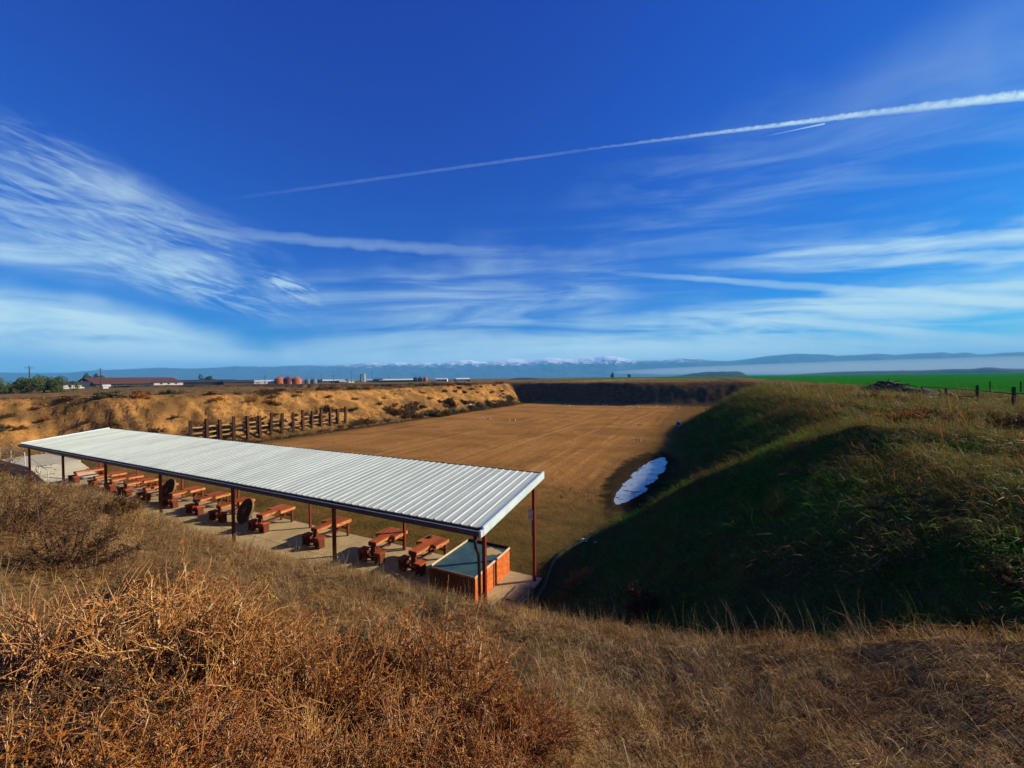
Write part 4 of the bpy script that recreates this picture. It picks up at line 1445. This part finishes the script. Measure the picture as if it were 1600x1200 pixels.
# scrub grass over the flat beyond the left bank and the backstop
X, Y, r = polar_pts(rg, 7000, 40, 260, .5, -64, 60)
dm, zz = dominant(X, Y)
k = ((dm == 1) & (toe_left(Y) - X > 7) | (dm == 2) & (Y > 110) | (dm == 0) & (X > 12) & (X < 34) & (Y > 60)) & (fbm(X * .06, Y * .06, 321, 3) > -.06)
X, Y, r = X[k], Y[k], r[k]
grass('scrub_grass', 'brown scrub on the flat ground beyond the banks', X, Y, 9, .35, .15, .5, .022, .7, [BROWN, SAGE, STRAWRUST], rg, None, 1, .4, np.clip(.6 + r * .004, .7, 1.6))

# small dark weeds and clods all over the bare bank
n = 5200
Y = rg.uniform(6, 108, n)
X = toe_left(Y) - rg.uniform(.6, 12, n)
k = fbm(X * .35, Y * .35, 331, 3) > -.02
X, Y = X[k], Y[k]
Y2 = rg.uniform(20, 104, 4200)
X2 = toe_left(Y2) + 1.4 - np.abs(rg.normal(size=4200)) * 2.3
X, Y = np.concatenate([X, X2]), np.concatenate([Y, Y2])
grass('bank_weeds', 'small dark weeds dotted over the orange bank', X, Y, 7, .10, .10, .34, .016, .8, [BROWN, SAGE, STRAWRUST, BROWN], rg, None, 1, .4, rg.uniform(.6, 1.4, len(X)))


def stones(name, label, X, Y, s, mat, rng):
    """rough clods, each a squashed eight-sided lump"""
    n = len(X)
    d = np.array([(1, 0, 0), (0, 1, 0), (-1, 0, 0), (0, -1, 0), (0, 0, 1), (.0, 0, -.6)], float)
    V = np.stack([X, Y, terrain(X, Y)], 1)[:, None, :] + d[None] * s[:, None, None] * rng.uniform(.5, 1.3, (n, 6, 1)) * np.array([1, 1, .7]) + rng.normal(size=(n, 6, 3)) * (s * .15)[:, None, None]
    tri = np.array([(0, 1, 4), (1, 2, 4), (2, 3, 4), (3, 0, 4), (1, 0, 5), (2, 1, 5), (3, 2, 5), (0, 3, 5)])
    T = (np.arange(n) * 6)[:, None, None] + tri[None]
    return tag(link(name, fast_mesh(name, V.reshape(-1, 3), T.reshape(-1, 3), 3, [mat])), label, 'earth clods', None, 'stuff')


CLOD = plant('clod_earth', (.42, .21, .075), (.30, .15, .052), .4, .0, .3, (.50, .28, .12))
CLODF = plant('floor_clods', (.24, .13, .05), (.17, .09, .034), .4, .0, .35, (.36, .20, .09))
Y = rg.uniform(6, 108, 6500)
X = toe_left(Y) - rg.uniform(-.5, 10.5, 6500)
stones('bank_clods', 'loose clods of tan earth on the left bank', X, Y, rg.uniform(.03, .16, 6500) * rg.uniform(.4, 1, 6500), CLOD, rg)
X, Y, r = polar_pts(rg, 9000, 14, 105, .5, -60, 40)
dm, zz = dominant(X, Y)
k = (zz < .2) & (Y > 13.8) & (X > -60) & (np.hypot((X + 4.1) / 1.7, (Y - 30.7) / 8.5) > 1)
X, Y, r = X[k], Y[k], r[k]
stones('floor_clods', 'small clods and stones on the range floor', X, Y, rg.uniform(.015, .05, len(X)) * np.clip(r * .03, .6, 1.8), CLODF, rg)

# ------------------------------------------------------------------ things on the range floor
def on_floor(px, py):
    d = ray(px, py)
    q = EYE + d * (-EYE[2] / d[2])
    return (q[0], q[1], float(terrain(q[0], q[1])))


def target_stand(px, py, label, wid=.75, rz=0.0):
    t = thing('target_stand', label, 'target stand', ground_at(px, py), rz, 'white target stands on the dirt floor')
    for s in (-1, 1):
        MB().cbox(s * wid / 2 - .05, s * wid / 2 + .05, -.05, .05, -.02, .32, .008).build('upright', WHITE, t)
        MB().cbox(s * wid / 2 - .06, s * wid / 2 + .06, -.22, .22, -.02, .05, .008).build('foot', WHITE, t)
    MB().cbox(-wid / 2 + .05, wid / 2 - .05, -.025, .025, .12, .19, .006).build('rail', GREYWOOD, t)


for px, py, lb, wd, rz in [(999, 666, 'low white target stand in mid range left of the round sign', .95, .1), (996, 689.5, 'low white target stand nearest the puddle', .75, .15),
                           (762, 655, 'low white target stand left of mid range', 1.0, .3), (801, 657.5, 'low white target stand just right of another, mid range', 1.0, .2),
                           (887, 634, 'white target stand left of centre under the backstop', .9, 0), (946, 634, 'white target stand at the centre of the backstop foot', .8, 0),
                           (994, 637, 'white target stand right of centre under the backstop', 1.3, .1), (1044, 637, 'left one of two white target stands at the backstop corner', 1.0, .2),
                           (1057, 638, 'right one of two white target stands at the backstop corner', 1.2, -.1)]:
    target_stand(px, py, lb, wd, rz)
rs = thing('round_sign', 'round pale blue sign on a stake at the foot of the berm', 'sign', on_floor(1060, 669), .3)
mb = MB().lathe([(.36, -.02), (.38, 0), (.36, .02)], 28)
mb.V = [(v[0], v[2], v[1] + .62) for v in mb.V]
mb.F = [f[::-1] for f in mb.F]
mb.build('face', simple('sign_blue', (.30, .48, .50), (.22, .38, .42), 5.0, .6), rs)
mb = MB().lathe([(.20, -.03), (.20, .03)], 24)
mb.V = [(v[0], v[2], v[1] + .62) for v in mb.V]
mb.F = [f[::-1] for f in mb.F]
mb.build('bull', PIPE, rs)
MB().cbox(-.03, .03, .03, .07, -.05, .55, .005).build('stake', GREYWOOD, rs)
for k, (px, py) in enumerate([(688, 648), (677, 649), (735, 634), (912, 845), (931, 853)]):
    q = np.array(on_floor(px, py))
    if k < 3:
        q = ground_at(px, py)
    rr = np.random.default_rng(400 + k)
    s_ = (.45, .35, .5, .16, .09)[k]
    mb = MB().lathe([(.6 * s_, 0), (s_, .18 * s_), (.9 * s_, .5 * s_), (.45 * s_, .72 * s_)], 9)
    mb.V = [(v[0] * (1 + .3 * rr.uniform(-1, 1)), v[1] * (1 + .3 * rr.uniform(-1, 1)), v[2] * (1 + .3 * rr.uniform(-1, 1))) for v in mb.V]
    o = tag(mb.build('debris', WHITE), ['white debris lump at the foot of the left bank', 'smaller white debris lump at the foot of the left bank', 'white debris lump far along the left bank foot',
                                        'white scrap lying by the end of the hose', 'tiny white scrap right of the hose end'][k], 'debris')
    o.location = (q[0], q[1], q[2] - .02)
    o['kind'] = 'thing'

# ------------------------------------------------------------------ fence, sawhorse and debris pile on the right
fn = thing('pipe_fence', 'dark post and rail fence in front of the green field', 'fence', (21, 50, 4.6))
FP = []
for px, dist in ((1640, 40), (1584, 46), (1527, 58), (1478, 66), (1440, 74)):
    FP.append(at_dist(px, dist))
for k, p_ in enumerate(FP):
    MB().cbox(p_[0] - 21 - .08, p_[0] - 21 + .08, p_[1] - 50 - .08, p_[1] - 50 + .08, p_[2] - 4.6 - .1, p_[2] - 4.6 + (1.75 if k < 3 else 1.2), .01).build('post', DARKWOOD, fn)
for a, b in zip(FP[:-1], FP[1:]):
    for h in (.35, 1.25):
        MB().tube([(a[0] - 21, a[1] - 50, a[2] - 4.6 + h), (b[0] - 21, b[1] - 50, b[2] - 4.6 + h)], .045, 6).build('rail', DARKWOOD, fn)
for k, px in enumerate((1547, 1595)):
    p_ = at_dist(px, 88)
    o = tag(MB().cbox(-.06, .06, -.06, .06, -.1, 1.5, .01).build('field_post', DARKWOOD), ('lone dark post at the field edge', 'lone dark post at the field edge, far right')[k], 'post')
    o.location = tuple(p_)
for k, (px, d_) in enumerate(((1510, 60), (1477, 64))):
    p_ = at_dist(px, d_)
    sh_ = thing('sawhorse', ('small dark sawhorse before the fence', 'smaller grey sawhorse at the end of the fence')[k], 'sawhorse', p_, .2)
    MB().cbox(-.6, .6, -.05, .05, .62, .72, .008).build('beam', DARKWOOD, sh_)
    for sx in (-1, 1):
        for sy in (-1, 1):
            MB().beam((sx * .55, sy * .28, -.02), (sx * .48, sy * .03, .615), .06, .06).build('leg', DARKWOOD, sh_)
pc = at_dist(1392, 80)
pile = thing('debris_pile', 'dark heap of branches and boards before the green field', 'debris pile', pc, math.radians(-35))
rr = np.random.default_rng(9)
nx, ny = 40, 18
xs, ys_ = np.linspace(-6.2, 6.2, nx), np.linspace(-3, 3, ny)
XX, YY = np.meshgrid(xs, ys_)
ZZ = 2.0 * np.exp(-((XX + .3) / 3.2) ** 2 - (YY / 1.7) ** 2) * (1 + 1.2 * fbm(XX * .8 + 9, YY * .8, 401, 4)) + .5 * np.exp(-((XX - 4) / 1.6) ** 2 - (YY / 1.5) ** 2) - .12
vi = np.arange(nx * ny).reshape(ny, nx)
qd = np.stack([vi[:-1, :-1], vi[:-1, 1:], vi[1:, 1:], vi[1:, :-1]], -1).reshape(-1, 4)
link('heap', fast_mesh('heap', np.stack([XX.ravel(), YY.ravel(), ZZ.ravel()], 1), qd, 4, [DARKWOOD], False), pile)
for k in range(70):
    x, y = rr.normal() * 2.6, rr.normal() * 1.1
    z = 1.75 * math.exp(-((x + .3) / 3.2) ** 2 - (y / 1.7) ** 2)
    a, e, L = rr.uniform(0, 6.28), rr.uniform(-.5, .7), rr.uniform(.7, 2.3)
    d = np.array([math.cos(a) * math.cos(e), math.sin(a) * math.cos(e), math.sin(e)])
    c_ = np.array([x, y, z + .1])
    if k % 5 == 0:
        MB().beam(c_ - d * L / 2, c_ + d * L / 2, .22, .05).build('board', (GREYWOOD, DARKWOOD)[k % 2], pile)
    else:
        MB().tube([c_ - d * L / 2, c_ + rr.normal(size=3) * .08, c_ + d * L / 2], [.06, .05, .03], 6).build('branch', DARKWOOD, pile)

# ------------------------------------------------------------------ trees
def tree_mesh(seed, n=2600, R=1.0, H=1.0, lobes=9, leaf=.10):
    rng = np.random.default_rng(seed)
    c = rng.normal(size=(lobes, 3)) * np.array([.42, .42, .20]) + np.array([0, 0, .52])
    rad = rng.uniform(.22, .42, lobes)
    i = rng.integers(0, lobes, n)
    d = rng.normal(size=(n, 3))
    d /= np.linalg.norm(d, axis=1, keepdims=True)
    P = c[i] + d * (rad[i] * rng.uniform(.55, 1.05, n) ** .5)[:, None]
    P[:, 2] = np.maximum(P[:, 2], .12)
    return cards(P, leaf, rng, 1.1), c


def tree(label, loc, R, H, seed, mat=None, group=None, name='tree', n=4200, leaf=.055):
    t = thing(name, label, 'tree', loc, random.uniform(0, 6), group)
    t.scale = (R, R, H)
    (V, T), c = tree_mesh(seed, n, leaf=leaf)
    link('crown', fast_mesh('crown', V, T, 3, [mat or LEAF]), t)
    mb = MB()
    mb.tube([(0, 0, -.03), (.01, .01, .2), (0, .02, .5)], [.06, .045, .025], 7)
    for q in c[:6]:
        mb.tube([(0, .01, .25), tuple(q * np.array([.5, .5, .75])), tuple(q)], [.028, .018, .008], 5)
    mb.build('trunk', BARK, t)
    return t


for k, (px, dist, R, H, lb) in enumerate([(8, 200, 4.6, 4.6, 'dark green tree at the left edge of the horizon'), (46, 190, 4.3, 5.2, 'leftmost tree of the green clump by the red barn'),
                                          (68, 194, 5.0, 5.1, 'middle tree of the green clump by the red barn'), (88, 191, 4.0, 4.8, 'rightmost tree of the green clump by the red barn')]):
    tree(lb, at_dist(px, dist), R, H, 500 + k, group='green trees left of the red barn')
FARLEAF = plant('far_leaves', (.035, .05, .02), (.05, .06, .025), .05, .2, .3)
for k, (px, dist, R, H, lb) in enumerate([(957, 950, 5, 11, 'taller lone tree on the far plain beyond the backstop'), (983, 950, 4.5, 9, 'shorter lone tree on the far plain, right of another'),
                                          (325, 420, 4.5, 8, 'bare round tree behind the long dark sheds'), (142, 420, 5, 8, 'small tree left of the red barn')]):
    tree(lb, at_dist(px, dist), R, H, 520 + k, FARLEAF, n=900, leaf=.14)

# ------------------------------------------------------------------ farm buildings on the horizon
REDROOF = simple('red_roof', (.12, .05, .034), (.085, .038, .027), .4, .8, .2, 0, 0, 1, (1, 6, 1))
DKROOF = simple('dark_roof', (.05, .045, .045), (.035, .033, .035), .4, .8, .2)
DKWALL = simple('dark_blue_wall', (.035, .05, .07), (.025, .035, .05), .5, .8, .2)
OFFW = simple('off_white_wall', (.60, .58, .50), (.5, .48, .42), .5, .8, .2)
BLUEW = simple('blue_grey_wall', (.16, .22, .28), (.12, .17, .22), .5, .8, .2)
BROWNW = simple('brown_wall', (.10, .06, .04), (.075, .045, .03), .5, .8, .2)
ORANGE = simple('orange_bin_steel', (.50, .13, .025), (.40, .09, .018), .6, .6, .4)
MAROON = simple('maroon_bin_steel', (.16, .03, .022), (.12, .024, .018), .6, .6, .4)
GREYB = simple('grey_bin_steel', (.17, .19, .18), (.13, .145, .14), .6, .5, .4)
GLASS = simple('dark_window', (.02, .025, .03), None, 1, .2, .5)


def facing(px):
    d = ray(px, 590)
    return math.atan2(d[1], d[0]) - math.pi / 2      # x axis of the object runs across the view


def gable(label, px, dist, L, Wd, wall, rise, mats, name='farm_building', rot=0.0, windows=0, door=True, overhang=.5, group=None, chimney=False, cat='building'):
    loc = at_dist(px, dist)
    t = thing(name, label, cat, (loc[0], loc[1], loc[2] - .1), facing(px) + rot, group)
    mb = MB()
    mb.add([(-L / 2, -Wd / 2, 0), (L / 2, -Wd / 2, 0), (L / 2, Wd / 2, 0), (-L / 2, Wd / 2, 0), (-L / 2, -Wd / 2, wall), (L / 2, -Wd / 2, wall), (L / 2, Wd / 2, wall), (-L / 2, Wd / 2, wall),
            (-L / 2, 0, wall + rise), (L / 2, 0, wall + rise)],
           [(0, 1, 5, 4), (2, 3, 7, 6), (1, 2, 6, 9, 5), (3, 0, 4, 8, 7)])
    mb.build('wall', mats[0], t)
    th = .18
    ov = overhang
    r = MB()
    sl = rise / (Wd / 2)
    for s in (-1, 1):
        y1 = s * (Wd / 2 + ov)
        z1 = wall - sl * ov
        V = [(-L / 2 - ov, 0, wall + rise + .02), (L / 2 + ov, 0, wall + rise + .02), (L / 2 + ov, y1, z1 + .02), (-L / 2 - ov, y1, z1 + .02)]
        V += [(x, y, z + th) for x, y, z in V]
        r.add(V, [(0, 1, 2, 3), (4, 5, 6, 7)[::-1], (0, 4, 5, 1), (1, 5, 6, 2), (2, 6, 7, 3), (3, 7, 4, 0)])
    rf = r.build('roof', mats[1], t)
    if chimney:
        MB().box(L * .2, L * .2 + .6, -.3, .3, wall + rise * .7, wall + rise + .8).build('chimney', BROWNW, rf)
    for k in range(windows):
        x = -L / 2 + (k + 1) * L / (windows + 1)
        wd_ = MB().box(x - .55, x + .55, -Wd / 2 - .05, -Wd / 2 - .005, wall * .38, wall * .80).build('window', GLASS, t)
    if door:
        MB().box(L * .3, L * .3 + min(2.6, L * .2), -Wd / 2 - .05, -Wd / 2 - .005, .0, wall * .82).build('door', mats[2] if len(mats) > 2 else DKWALL, t)
    return t


gable('big red brown roofed barn at the left horizon', 205, 335, 40, 24, 1.5, 3.3, (DKWALL, REDROOF), 'barn', .38, 0, True, 1.0)
gable('pale open fronted shed against the right end of the red barn', 262, 312, 13, 8, 1.7, .7, (OFFW, REDROOF), 'shed', .1, 3, False, .4)
gable('long dark low shed right of the red barn', 322, 360, 34, 14, 2.6, 1.6, (DKWALL, DKROOF), 'shed', -.1, 0, True)
gable('dark low shed next to the white tank, right of the long one', 372, 350, 18, 12, 2.2, 1.4, (BROWNW, DKROOF), 'shed', .1, 0, True)
gable('cream cottage left of the red barn', 118, 300, 9, 6, 2.2, 1.2, (OFFW, DKROOF), 'cottage', .1, 3, True, .4, None, True)
gable('small cream shed before the red barn', 166, 280, 2.6, 2.4, 1.5, .6, (OFFW, OFFW), 'shed', .1, 0, True, .2)
gable('long low white roofed shed left of the small bin trio', 620, 430, 34, 10, 2.0, 1.3, (BROWNW, OFFW), 'shed', .0, 0, True)
gable('pale grey elevator block above the village', 566, 520, 4.2, 5, 9.0, .6, (BLUEW, DKROOF), 'grain_elevator', .2, 0, False, .1)
gable('pale annex tower beside the elevator block', 569.5, 524, 2.6, 5, 9.6, .4, (OFFW, OFFW), 'grain_elevator', .2, 0, False, .1)
rr = np.random.default_rng(31)
vill = [(502, 'white house with grey roof right of the grey bins', OFFW, DKROOF, 7), (512, 'blue grey shed in the far village', BLUEW, OFFW, 9), (521, 'white roofed low shed in the village centre', OFFW, OFFW, 10),
        (531, 'brown shed with pale roof in the village', BROWNW, OFFW, 8), (540, 'white house left of the elevator', OFFW, DKROOF, 7), (549, 'blue roofed house left of the elevator', OFFW, BLUEW, 8),
        (580, 'white house right of the elevator', OFFW, OFFW, 8), (591, 'grey shed right of the elevator', BLUEW, DKROOF, 9), (690, 'white shed right of the small bin trio', OFFW, OFFW, 12),
        (722, 'low grey shed far right of the small bin trio', BLUEW, OFFW, 14), (404, 'white tank shed beside the dark low shed', OFFW, OFFW, 8), (417, 'low white shed left of the orange bins', OFFW, OFFW, 12)]
for px, lb, a, b, L in vill:
    gable(lb, px, rr.uniform(400, 470), L, L * .6, 2.3, 1.2, (a, b), 'village_house', rr.uniform(-.4, .4), 2, True, .4, 'houses of the far village')


def bin_(label, px, dist, R, wall, mat, group):
    loc = at_dist(px, dist)
    t = thing('grain_bin', label, 'grain bin', (loc[0], loc[1], loc[2] - .1), 0, group)
    prof = [(R, 0)]
    for k in range(1, 9):
        z = wall * k / 8
        prof += [(R, z - .05), (R * 1.02, z - .02), (R, z)]
    MB().lathe(prof, 28).build('wall', mat, t, True)
    MB().lathe([(R * 1.05, wall + .01), (R * .12, wall + R * .52), (R * .12, wall + R * .58), (R * .02, wall + R * .62)], 28).build('roof', mat, t)
    MB().box(R * .98, R * 1.06, -.5, .5, .1, 2.0).build('hatch', GREYB, t)
    return loc


for grp, pxs, dist, R, wall, mats, lbs in [
        ('large bin trio', (436.5, 450, 463.5), 330, 3.3, 4.2, (ORANGE, MAROON, ORANGE), ('left orange grain bin of the large trio', 'dark maroon grain bin in the middle of the large trio', 'right orange grain bin of the large trio')),
        ('grey bin pair', (480.5, 490.5), 380, 2.4, 3.4, (GREYB, GREYB), ('left grey grain bin of the pair', 'right grey grain bin of the pair')),
        ('small bin trio', (649, 656.5, 664.5), 420, 2.2, 4.2, (BROWNW, BROWNW, ORANGE), ('left brown grain bin of the small trio', 'middle brown grain bin of the small trio', 'right orange grain bin of the small trio'))]:
    ls = [bin_(lb, px, dist, R, wall, m_, 'grain bins: ' + grp) for px, m_, lb in zip(pxs, mats, lbs)]
    cw = thing('bin_catwalk', 'thin catwalk over the ' + grp, 'catwalk', ls[0])
    zt = wall + R * .66
    a, b = np.zeros(3) + (0, 0, zt), ls[-1] - ls[0] + (0, 0, zt)
    MB().beam(a, b, .5, .12).build('deck', GREYB, cw)
    MB().beam(a + (0, 0, .9), b + (0, 0, .9), .06, .06).build('rail', GREYB, cw)
    for q in (a, b):
        MB().beam(q, q + (0, 0, .9), .06, .06, (1, 0, 0)).build('rail_post', GREYB, cw)
for k, (px, dist, h) in enumerate([(157, 250, 9.5), (46, 210, 9), (414, 330, 7), (502, 430, 10), (549, 430, 12), (581, 430, 11), (521, 430, 8), (608, 430, 7)]):
    loc = at_dist(px, dist)
    t = thing('utility_pole', ['utility pole in front of the red barn', 'utility pole behind the tree clump', 'utility pole left of the orange bins', 'utility pole right of the grey bins', 'tall utility pole left of the elevator',
                               'tall utility pole right of the elevator', 'short utility pole amid the village houses', 'short utility pole over the long low shed'][k], 'pole', loc, facing(px) + .3, 'utility poles on the horizon')
    MB().tube([(0, 0, -.2), (0, 0, h)], [.17, .11], 7).build('shaft', DARKWOOD, t)
    MB().cbox(-1.1, 1.1, -.07, .07, h - .8, h - .65, .01).build('crossarm', DARKWOOD, t)
    if k == 0:
        MB().tube([(.3, 0, h - 2.6), (.3, 0, h - 1.7)], .22, 8).build('transformer', GREYB, t)


def truck(label, px, dist, L=8.0):
    t = thing('box_truck', label, 'truck', at_dist(px, dist), facing(px), 'white trucks by the farm')
    MB().cbox(-L / 2, L / 2 - 2.2, -1.2, 1.2, .8, 3.1, .05).build('cargo_box', WHITE, t)
    MB().add([(L / 2 - 2.0, -1.1, .6), (L / 2, -1.1, .6), (L / 2, 1.1, .6), (L / 2 - 2.0, 1.1, .6), (L / 2 - 2.0, -1.1, 2.5), (L / 2 - .6, -1.1, 2.5), (L / 2 - .6, 1.1, 2.5), (L / 2 - 2.0, 1.1, 2.5)],
             [(0, 3, 2, 1), (4, 5, 6, 7), (0, 1, 5, 4), (1, 2, 6, 5), (2, 3, 7, 6), (3, 0, 4, 7)]).build('cab', WHITE, t)
    for x in (-L / 2 + 1.2, L / 2 - 1.2):
        for s in (-1, 1):
            mb = MB().lathe([(.45, -.15), (.45, .15)], 16)
            mb.V = [(v[0] + x, v[2] + s * 1.0, v[1] + .45) for v in mb.V]
            mb.F = [f[::-1] for f in mb.F]
            mb.build('wheel', PIPE, t)


truck('white truck parked before the red barn', 186, 325, 6)
truck('white truck left of the large bin trio', 428, 335, 8)
truck('white truck parked in the far village', 536, 400, 7)

# ------------------------------------------------------------------ far mound, levee, mountains
def mound(name, label, px0, px1, dist, depth, prof_h, mat, nx=60, ny=9, seed=0):
    """long low bank across the view between two columns"""
    pa, pb = at_dist(px0, dist), at_dist(px1, dist)
    pm_ = (pa + pb) / 2
    ex = unit((pb - pa) * (1, 1, 0))
    ey = np.array([-ex[1], ex[0], 0])
    L = np.linalg.norm((pb - pa)[:2])
    u = np.linspace(0, 1, nx)
    v = np.linspace(-1, 1, ny)
    UU, VV = np.meshgrid(u, v)
    hh = prof_h(UU) * np.clip(1.25 - np.abs(VV) * 1.25, 0, 1) ** .6 * (1 + .15 * fbm(UU * 30 + seed, VV * 2, 600 + seed, 3))
    P = pm_[None, None] + ex * ((UU - .5) * L)[..., None] + ey * (VV * depth)[..., None]
    P[..., 2] = PLAIN + hh - .1 - .6 * (np.abs(VV) > .99)
    vi = np.arange(nx * ny).reshape(ny, nx)
    qd = np.stack([vi[:-1, :-1], vi[:-1, 1:], vi[1:, 1:], vi[1:, :-1]], -1).reshape(-1, 4)
    o = link(name, fast_mesh(name, P.reshape(-1, 3), qd, 4, [mat], True))
    return tag(o, label, None, None, 'structure')


FARE = simple('far_earth', (.055, .045, .035), (.04, .036, .028), .02, .95, .05)
mound('hill_mound', 'flat topped dark mound on the far plain', 1040, 1172, 2500, 120, lambda u: 25 * sstep(0, .55, u) * sstep(1, .86, u), FARE)
mound('hill_levee', 'long low dark levee beyond the wheat field', 1200, 1720, 3400, 90, lambda u: 20 * sstep(0, .35, u) + 9 * np.exp(-((u - .745) / .035) ** 2) + 5 * np.exp(-((u - .66) / .05) ** 2), FARE, 120, 9, 3)
mound('hill_rise', 'low dark rise left beyond the backstop', 790, 862, 700, 30, lambda u: 3.0 * sstep(0, .3, u) * sstep(1, .5, u), FARE, 50, 9, 5)

sky_px = [(-150, 585), (0, 582.5), (60, 583), (110, 582.5), (137, 580), (200, 578), (250, 575.8), (300, 577), (340, 575), (370, 573), (420, 573.5), (470, 572), (517, 571.5), (545, 570), (570, 568.2), (600, 568.5), (620, 566.8), (650, 569),
          (690, 566.5), (735, 563.8), (760, 566), (800, 562.5), (825, 563.5), (850, 560), (875, 561.5), (900, 561), (925, 560), (945, 557.8), (965, 559), (985, 563), (1010, 563.5), (1035, 563), (1065, 560), (1085, 560), (1110, 564), (1140, 565),
          (1165, 562), (1200, 557.5), (1230, 555), (1290, 555), (1310, 557), (1340, 556), (1370, 554), (1400, 556.3), (1440, 553.5), (1470, 551.5), (1490, 554), (1510, 552), (1530, 555), (1570, 552), (1600, 551), (1750, 548)]


def dir_el(px, py):
    d = ray(px, py)
    return math.atan2(d[0], d[1]), d[2] / math.hypot(d[0], d[1])


AE = np.array([dir_el(*q) for q in sky_px])
az = np.radians(np.arange(-64, 64.01, .09)) + ax0
el = np.interp(az, AE[:, 0], AE[:, 1])
nrow = 34
RID = 9800.0
vv = np.linspace(0, 1, nrow)
AZ, VV = np.meshgrid(az, vv)
rad_ = 7600 + VV * (RID - 7600) * 1.0
rad_[VV > .72] += (VV[VV > .72] - .72) * 3500
hr_ = (el * RID * 1.06 + 7.4)[None, :]
WX, WY = rad_ * np.sin(AZ) / 1000, rad_ * np.cos(AZ) / 1000
prof_ = np.interp(vv, [0, .12, .35, .60, .80, .90, 1.0], [0, .08, .34, .72, .98, .93, .4])[:, None]
ridge = 1 - np.abs(fbm(WX * 1.3 + 5, WY * 1.3, 703, 5, .55)) * 3.2
HH = hr_ * prof_ * (1 - .34 * (1 - prof_) * (1 - ridge)) + hr_ * .22 * fbm(WX * 2.3, WY * 2.3, 700, 4, .5) * np.sin(np.pi * np.clip(VV, 0, 1)) ** 1.5
HH += hr_ * .035 * fbm(WX * 7, WY * 7, 709, 3) * (VV > .5)
HH[0] = -30
P = np.stack([rad_ * np.sin(AZ), rad_ * np.cos(AZ), HH], -1).reshape(-1, 3)
nc = len(az)
vi = np.arange(nrow * nc).reshape(nrow, nc)
qd = np.stack([vi[:-1, :-1], vi[:-1, 1:], vi[1:, 1:], vi[1:, :-1]], -1).reshape(-1, 4)
mt, t, b = material('mountain', .95, .05)
pos = t.node('ShaderNodeNewGeometry', 'Position')
nz = t.noise(pos, .006, 6, .7)
fine_ = t.noise(pos, .02, 4, .7)
zz = t.node('ShaderNodeSeparateXYZ', 2, {0: pos})
rockc = t.mix(t.ss(nz, .4, .6), (.040, .055, .060), (.065, .075, .070))
snow_amt = t.node('ShaderNodeAttribute', 'Fac', attribute_name='snow')
line = t.m('ADD', t.m('DIVIDE', zz, 520.0), t.m('MULTIPLY', t.m('SUBTRACT', nz, .5), .9))
line = t.m('ADD', line, t.m('MULTIPLY', t.m('SUBTRACT', fine_, .5), .5))
sn = t.m('MULTIPLY', t.ss(line, .56, .74), snow_amt)
t.put(b.inputs['Base Color'], t.mix(sn, rockc, (.88, .90, .92)))
MOUNT = mt
me = fast_mesh('mountains', P, qd, 4, [MOUNT], True)
pxs = np.interp(az, AE[:, 0], [q[0] for q in sky_px])
snow = np.interp(pxs, [-150, 130, 190, 230, 330, 400, 520, 560, 980, 1000, 1060, 1090, 1120, 1700], [0, 0, .7, .25, .4, .6, .7, 1, 1, .6, .9, .6, 0, 0])
a = me.attributes.new('snow', 'FLOAT', 'POINT')
a.data.foreach_set('value', np.ascontiguousarray(np.tile(snow, nrow), np.float32))
tag(link('mountains', me), 'blue hazy mountain range with snow on its crest along the horizon', None, None, 'structure')

# ------------------------------------------------------------------ the air
hz = MB().box(-14500, 14500, -14500, 14500, -1.6, float(HH.max()) + 25).build('haze', None)
mt = bpy.data.materials.new('haze_air')
mt.use_nodes = True
mt.node_tree.nodes.clear()
t = NT(mt.node_tree)
pv = t.node('ShaderNodeVolumePrincipled', 'Volume', {'Color': (.15, .56, 1.0), 'Density': 1.05e-4, 'Anisotropy': 0.0})
t.node('ShaderNodeOutputMaterial', None, {'Volume': pv})
hz.data.materials.append(mt)
tag(hz, 'pale blue haze between the range and the mountains', None, None, 'stuff')

# low white mist lying before the right-hand mountains
mc = at_dist(1420, 6000, 40)
mb = MB().lathe([(max(.001, math.sin(a_)), -math.cos(a_)) for a_ in np.linspace(.02, math.pi - .02, 15)], 40)
mist = mb.build('mist_bank', None)
mist.scale = (3600, 1300, 76)
mist.rotation_euler = (0, 0, facing(1420))
mist.location = (mc[0], mc[1], 80)
mt = bpy.data.materials.new('mist')
mt.use_nodes = True
mt.node_tree.nodes.clear()
t = NT(mt.node_tree)
pv = t.node('ShaderNodeVolumePrincipled', 'Volume', {'Color': (.95, .99, 1.0), 'Density': 2.8e-4, 'Anisotropy': 0.0})
t.node('ShaderNodeOutputMaterial', None, {'Volume': pv})
mist.data.materials.append(mt)
tag(mist, 'low bank of white mist before the right hand mountains', None, None, 'stuff')
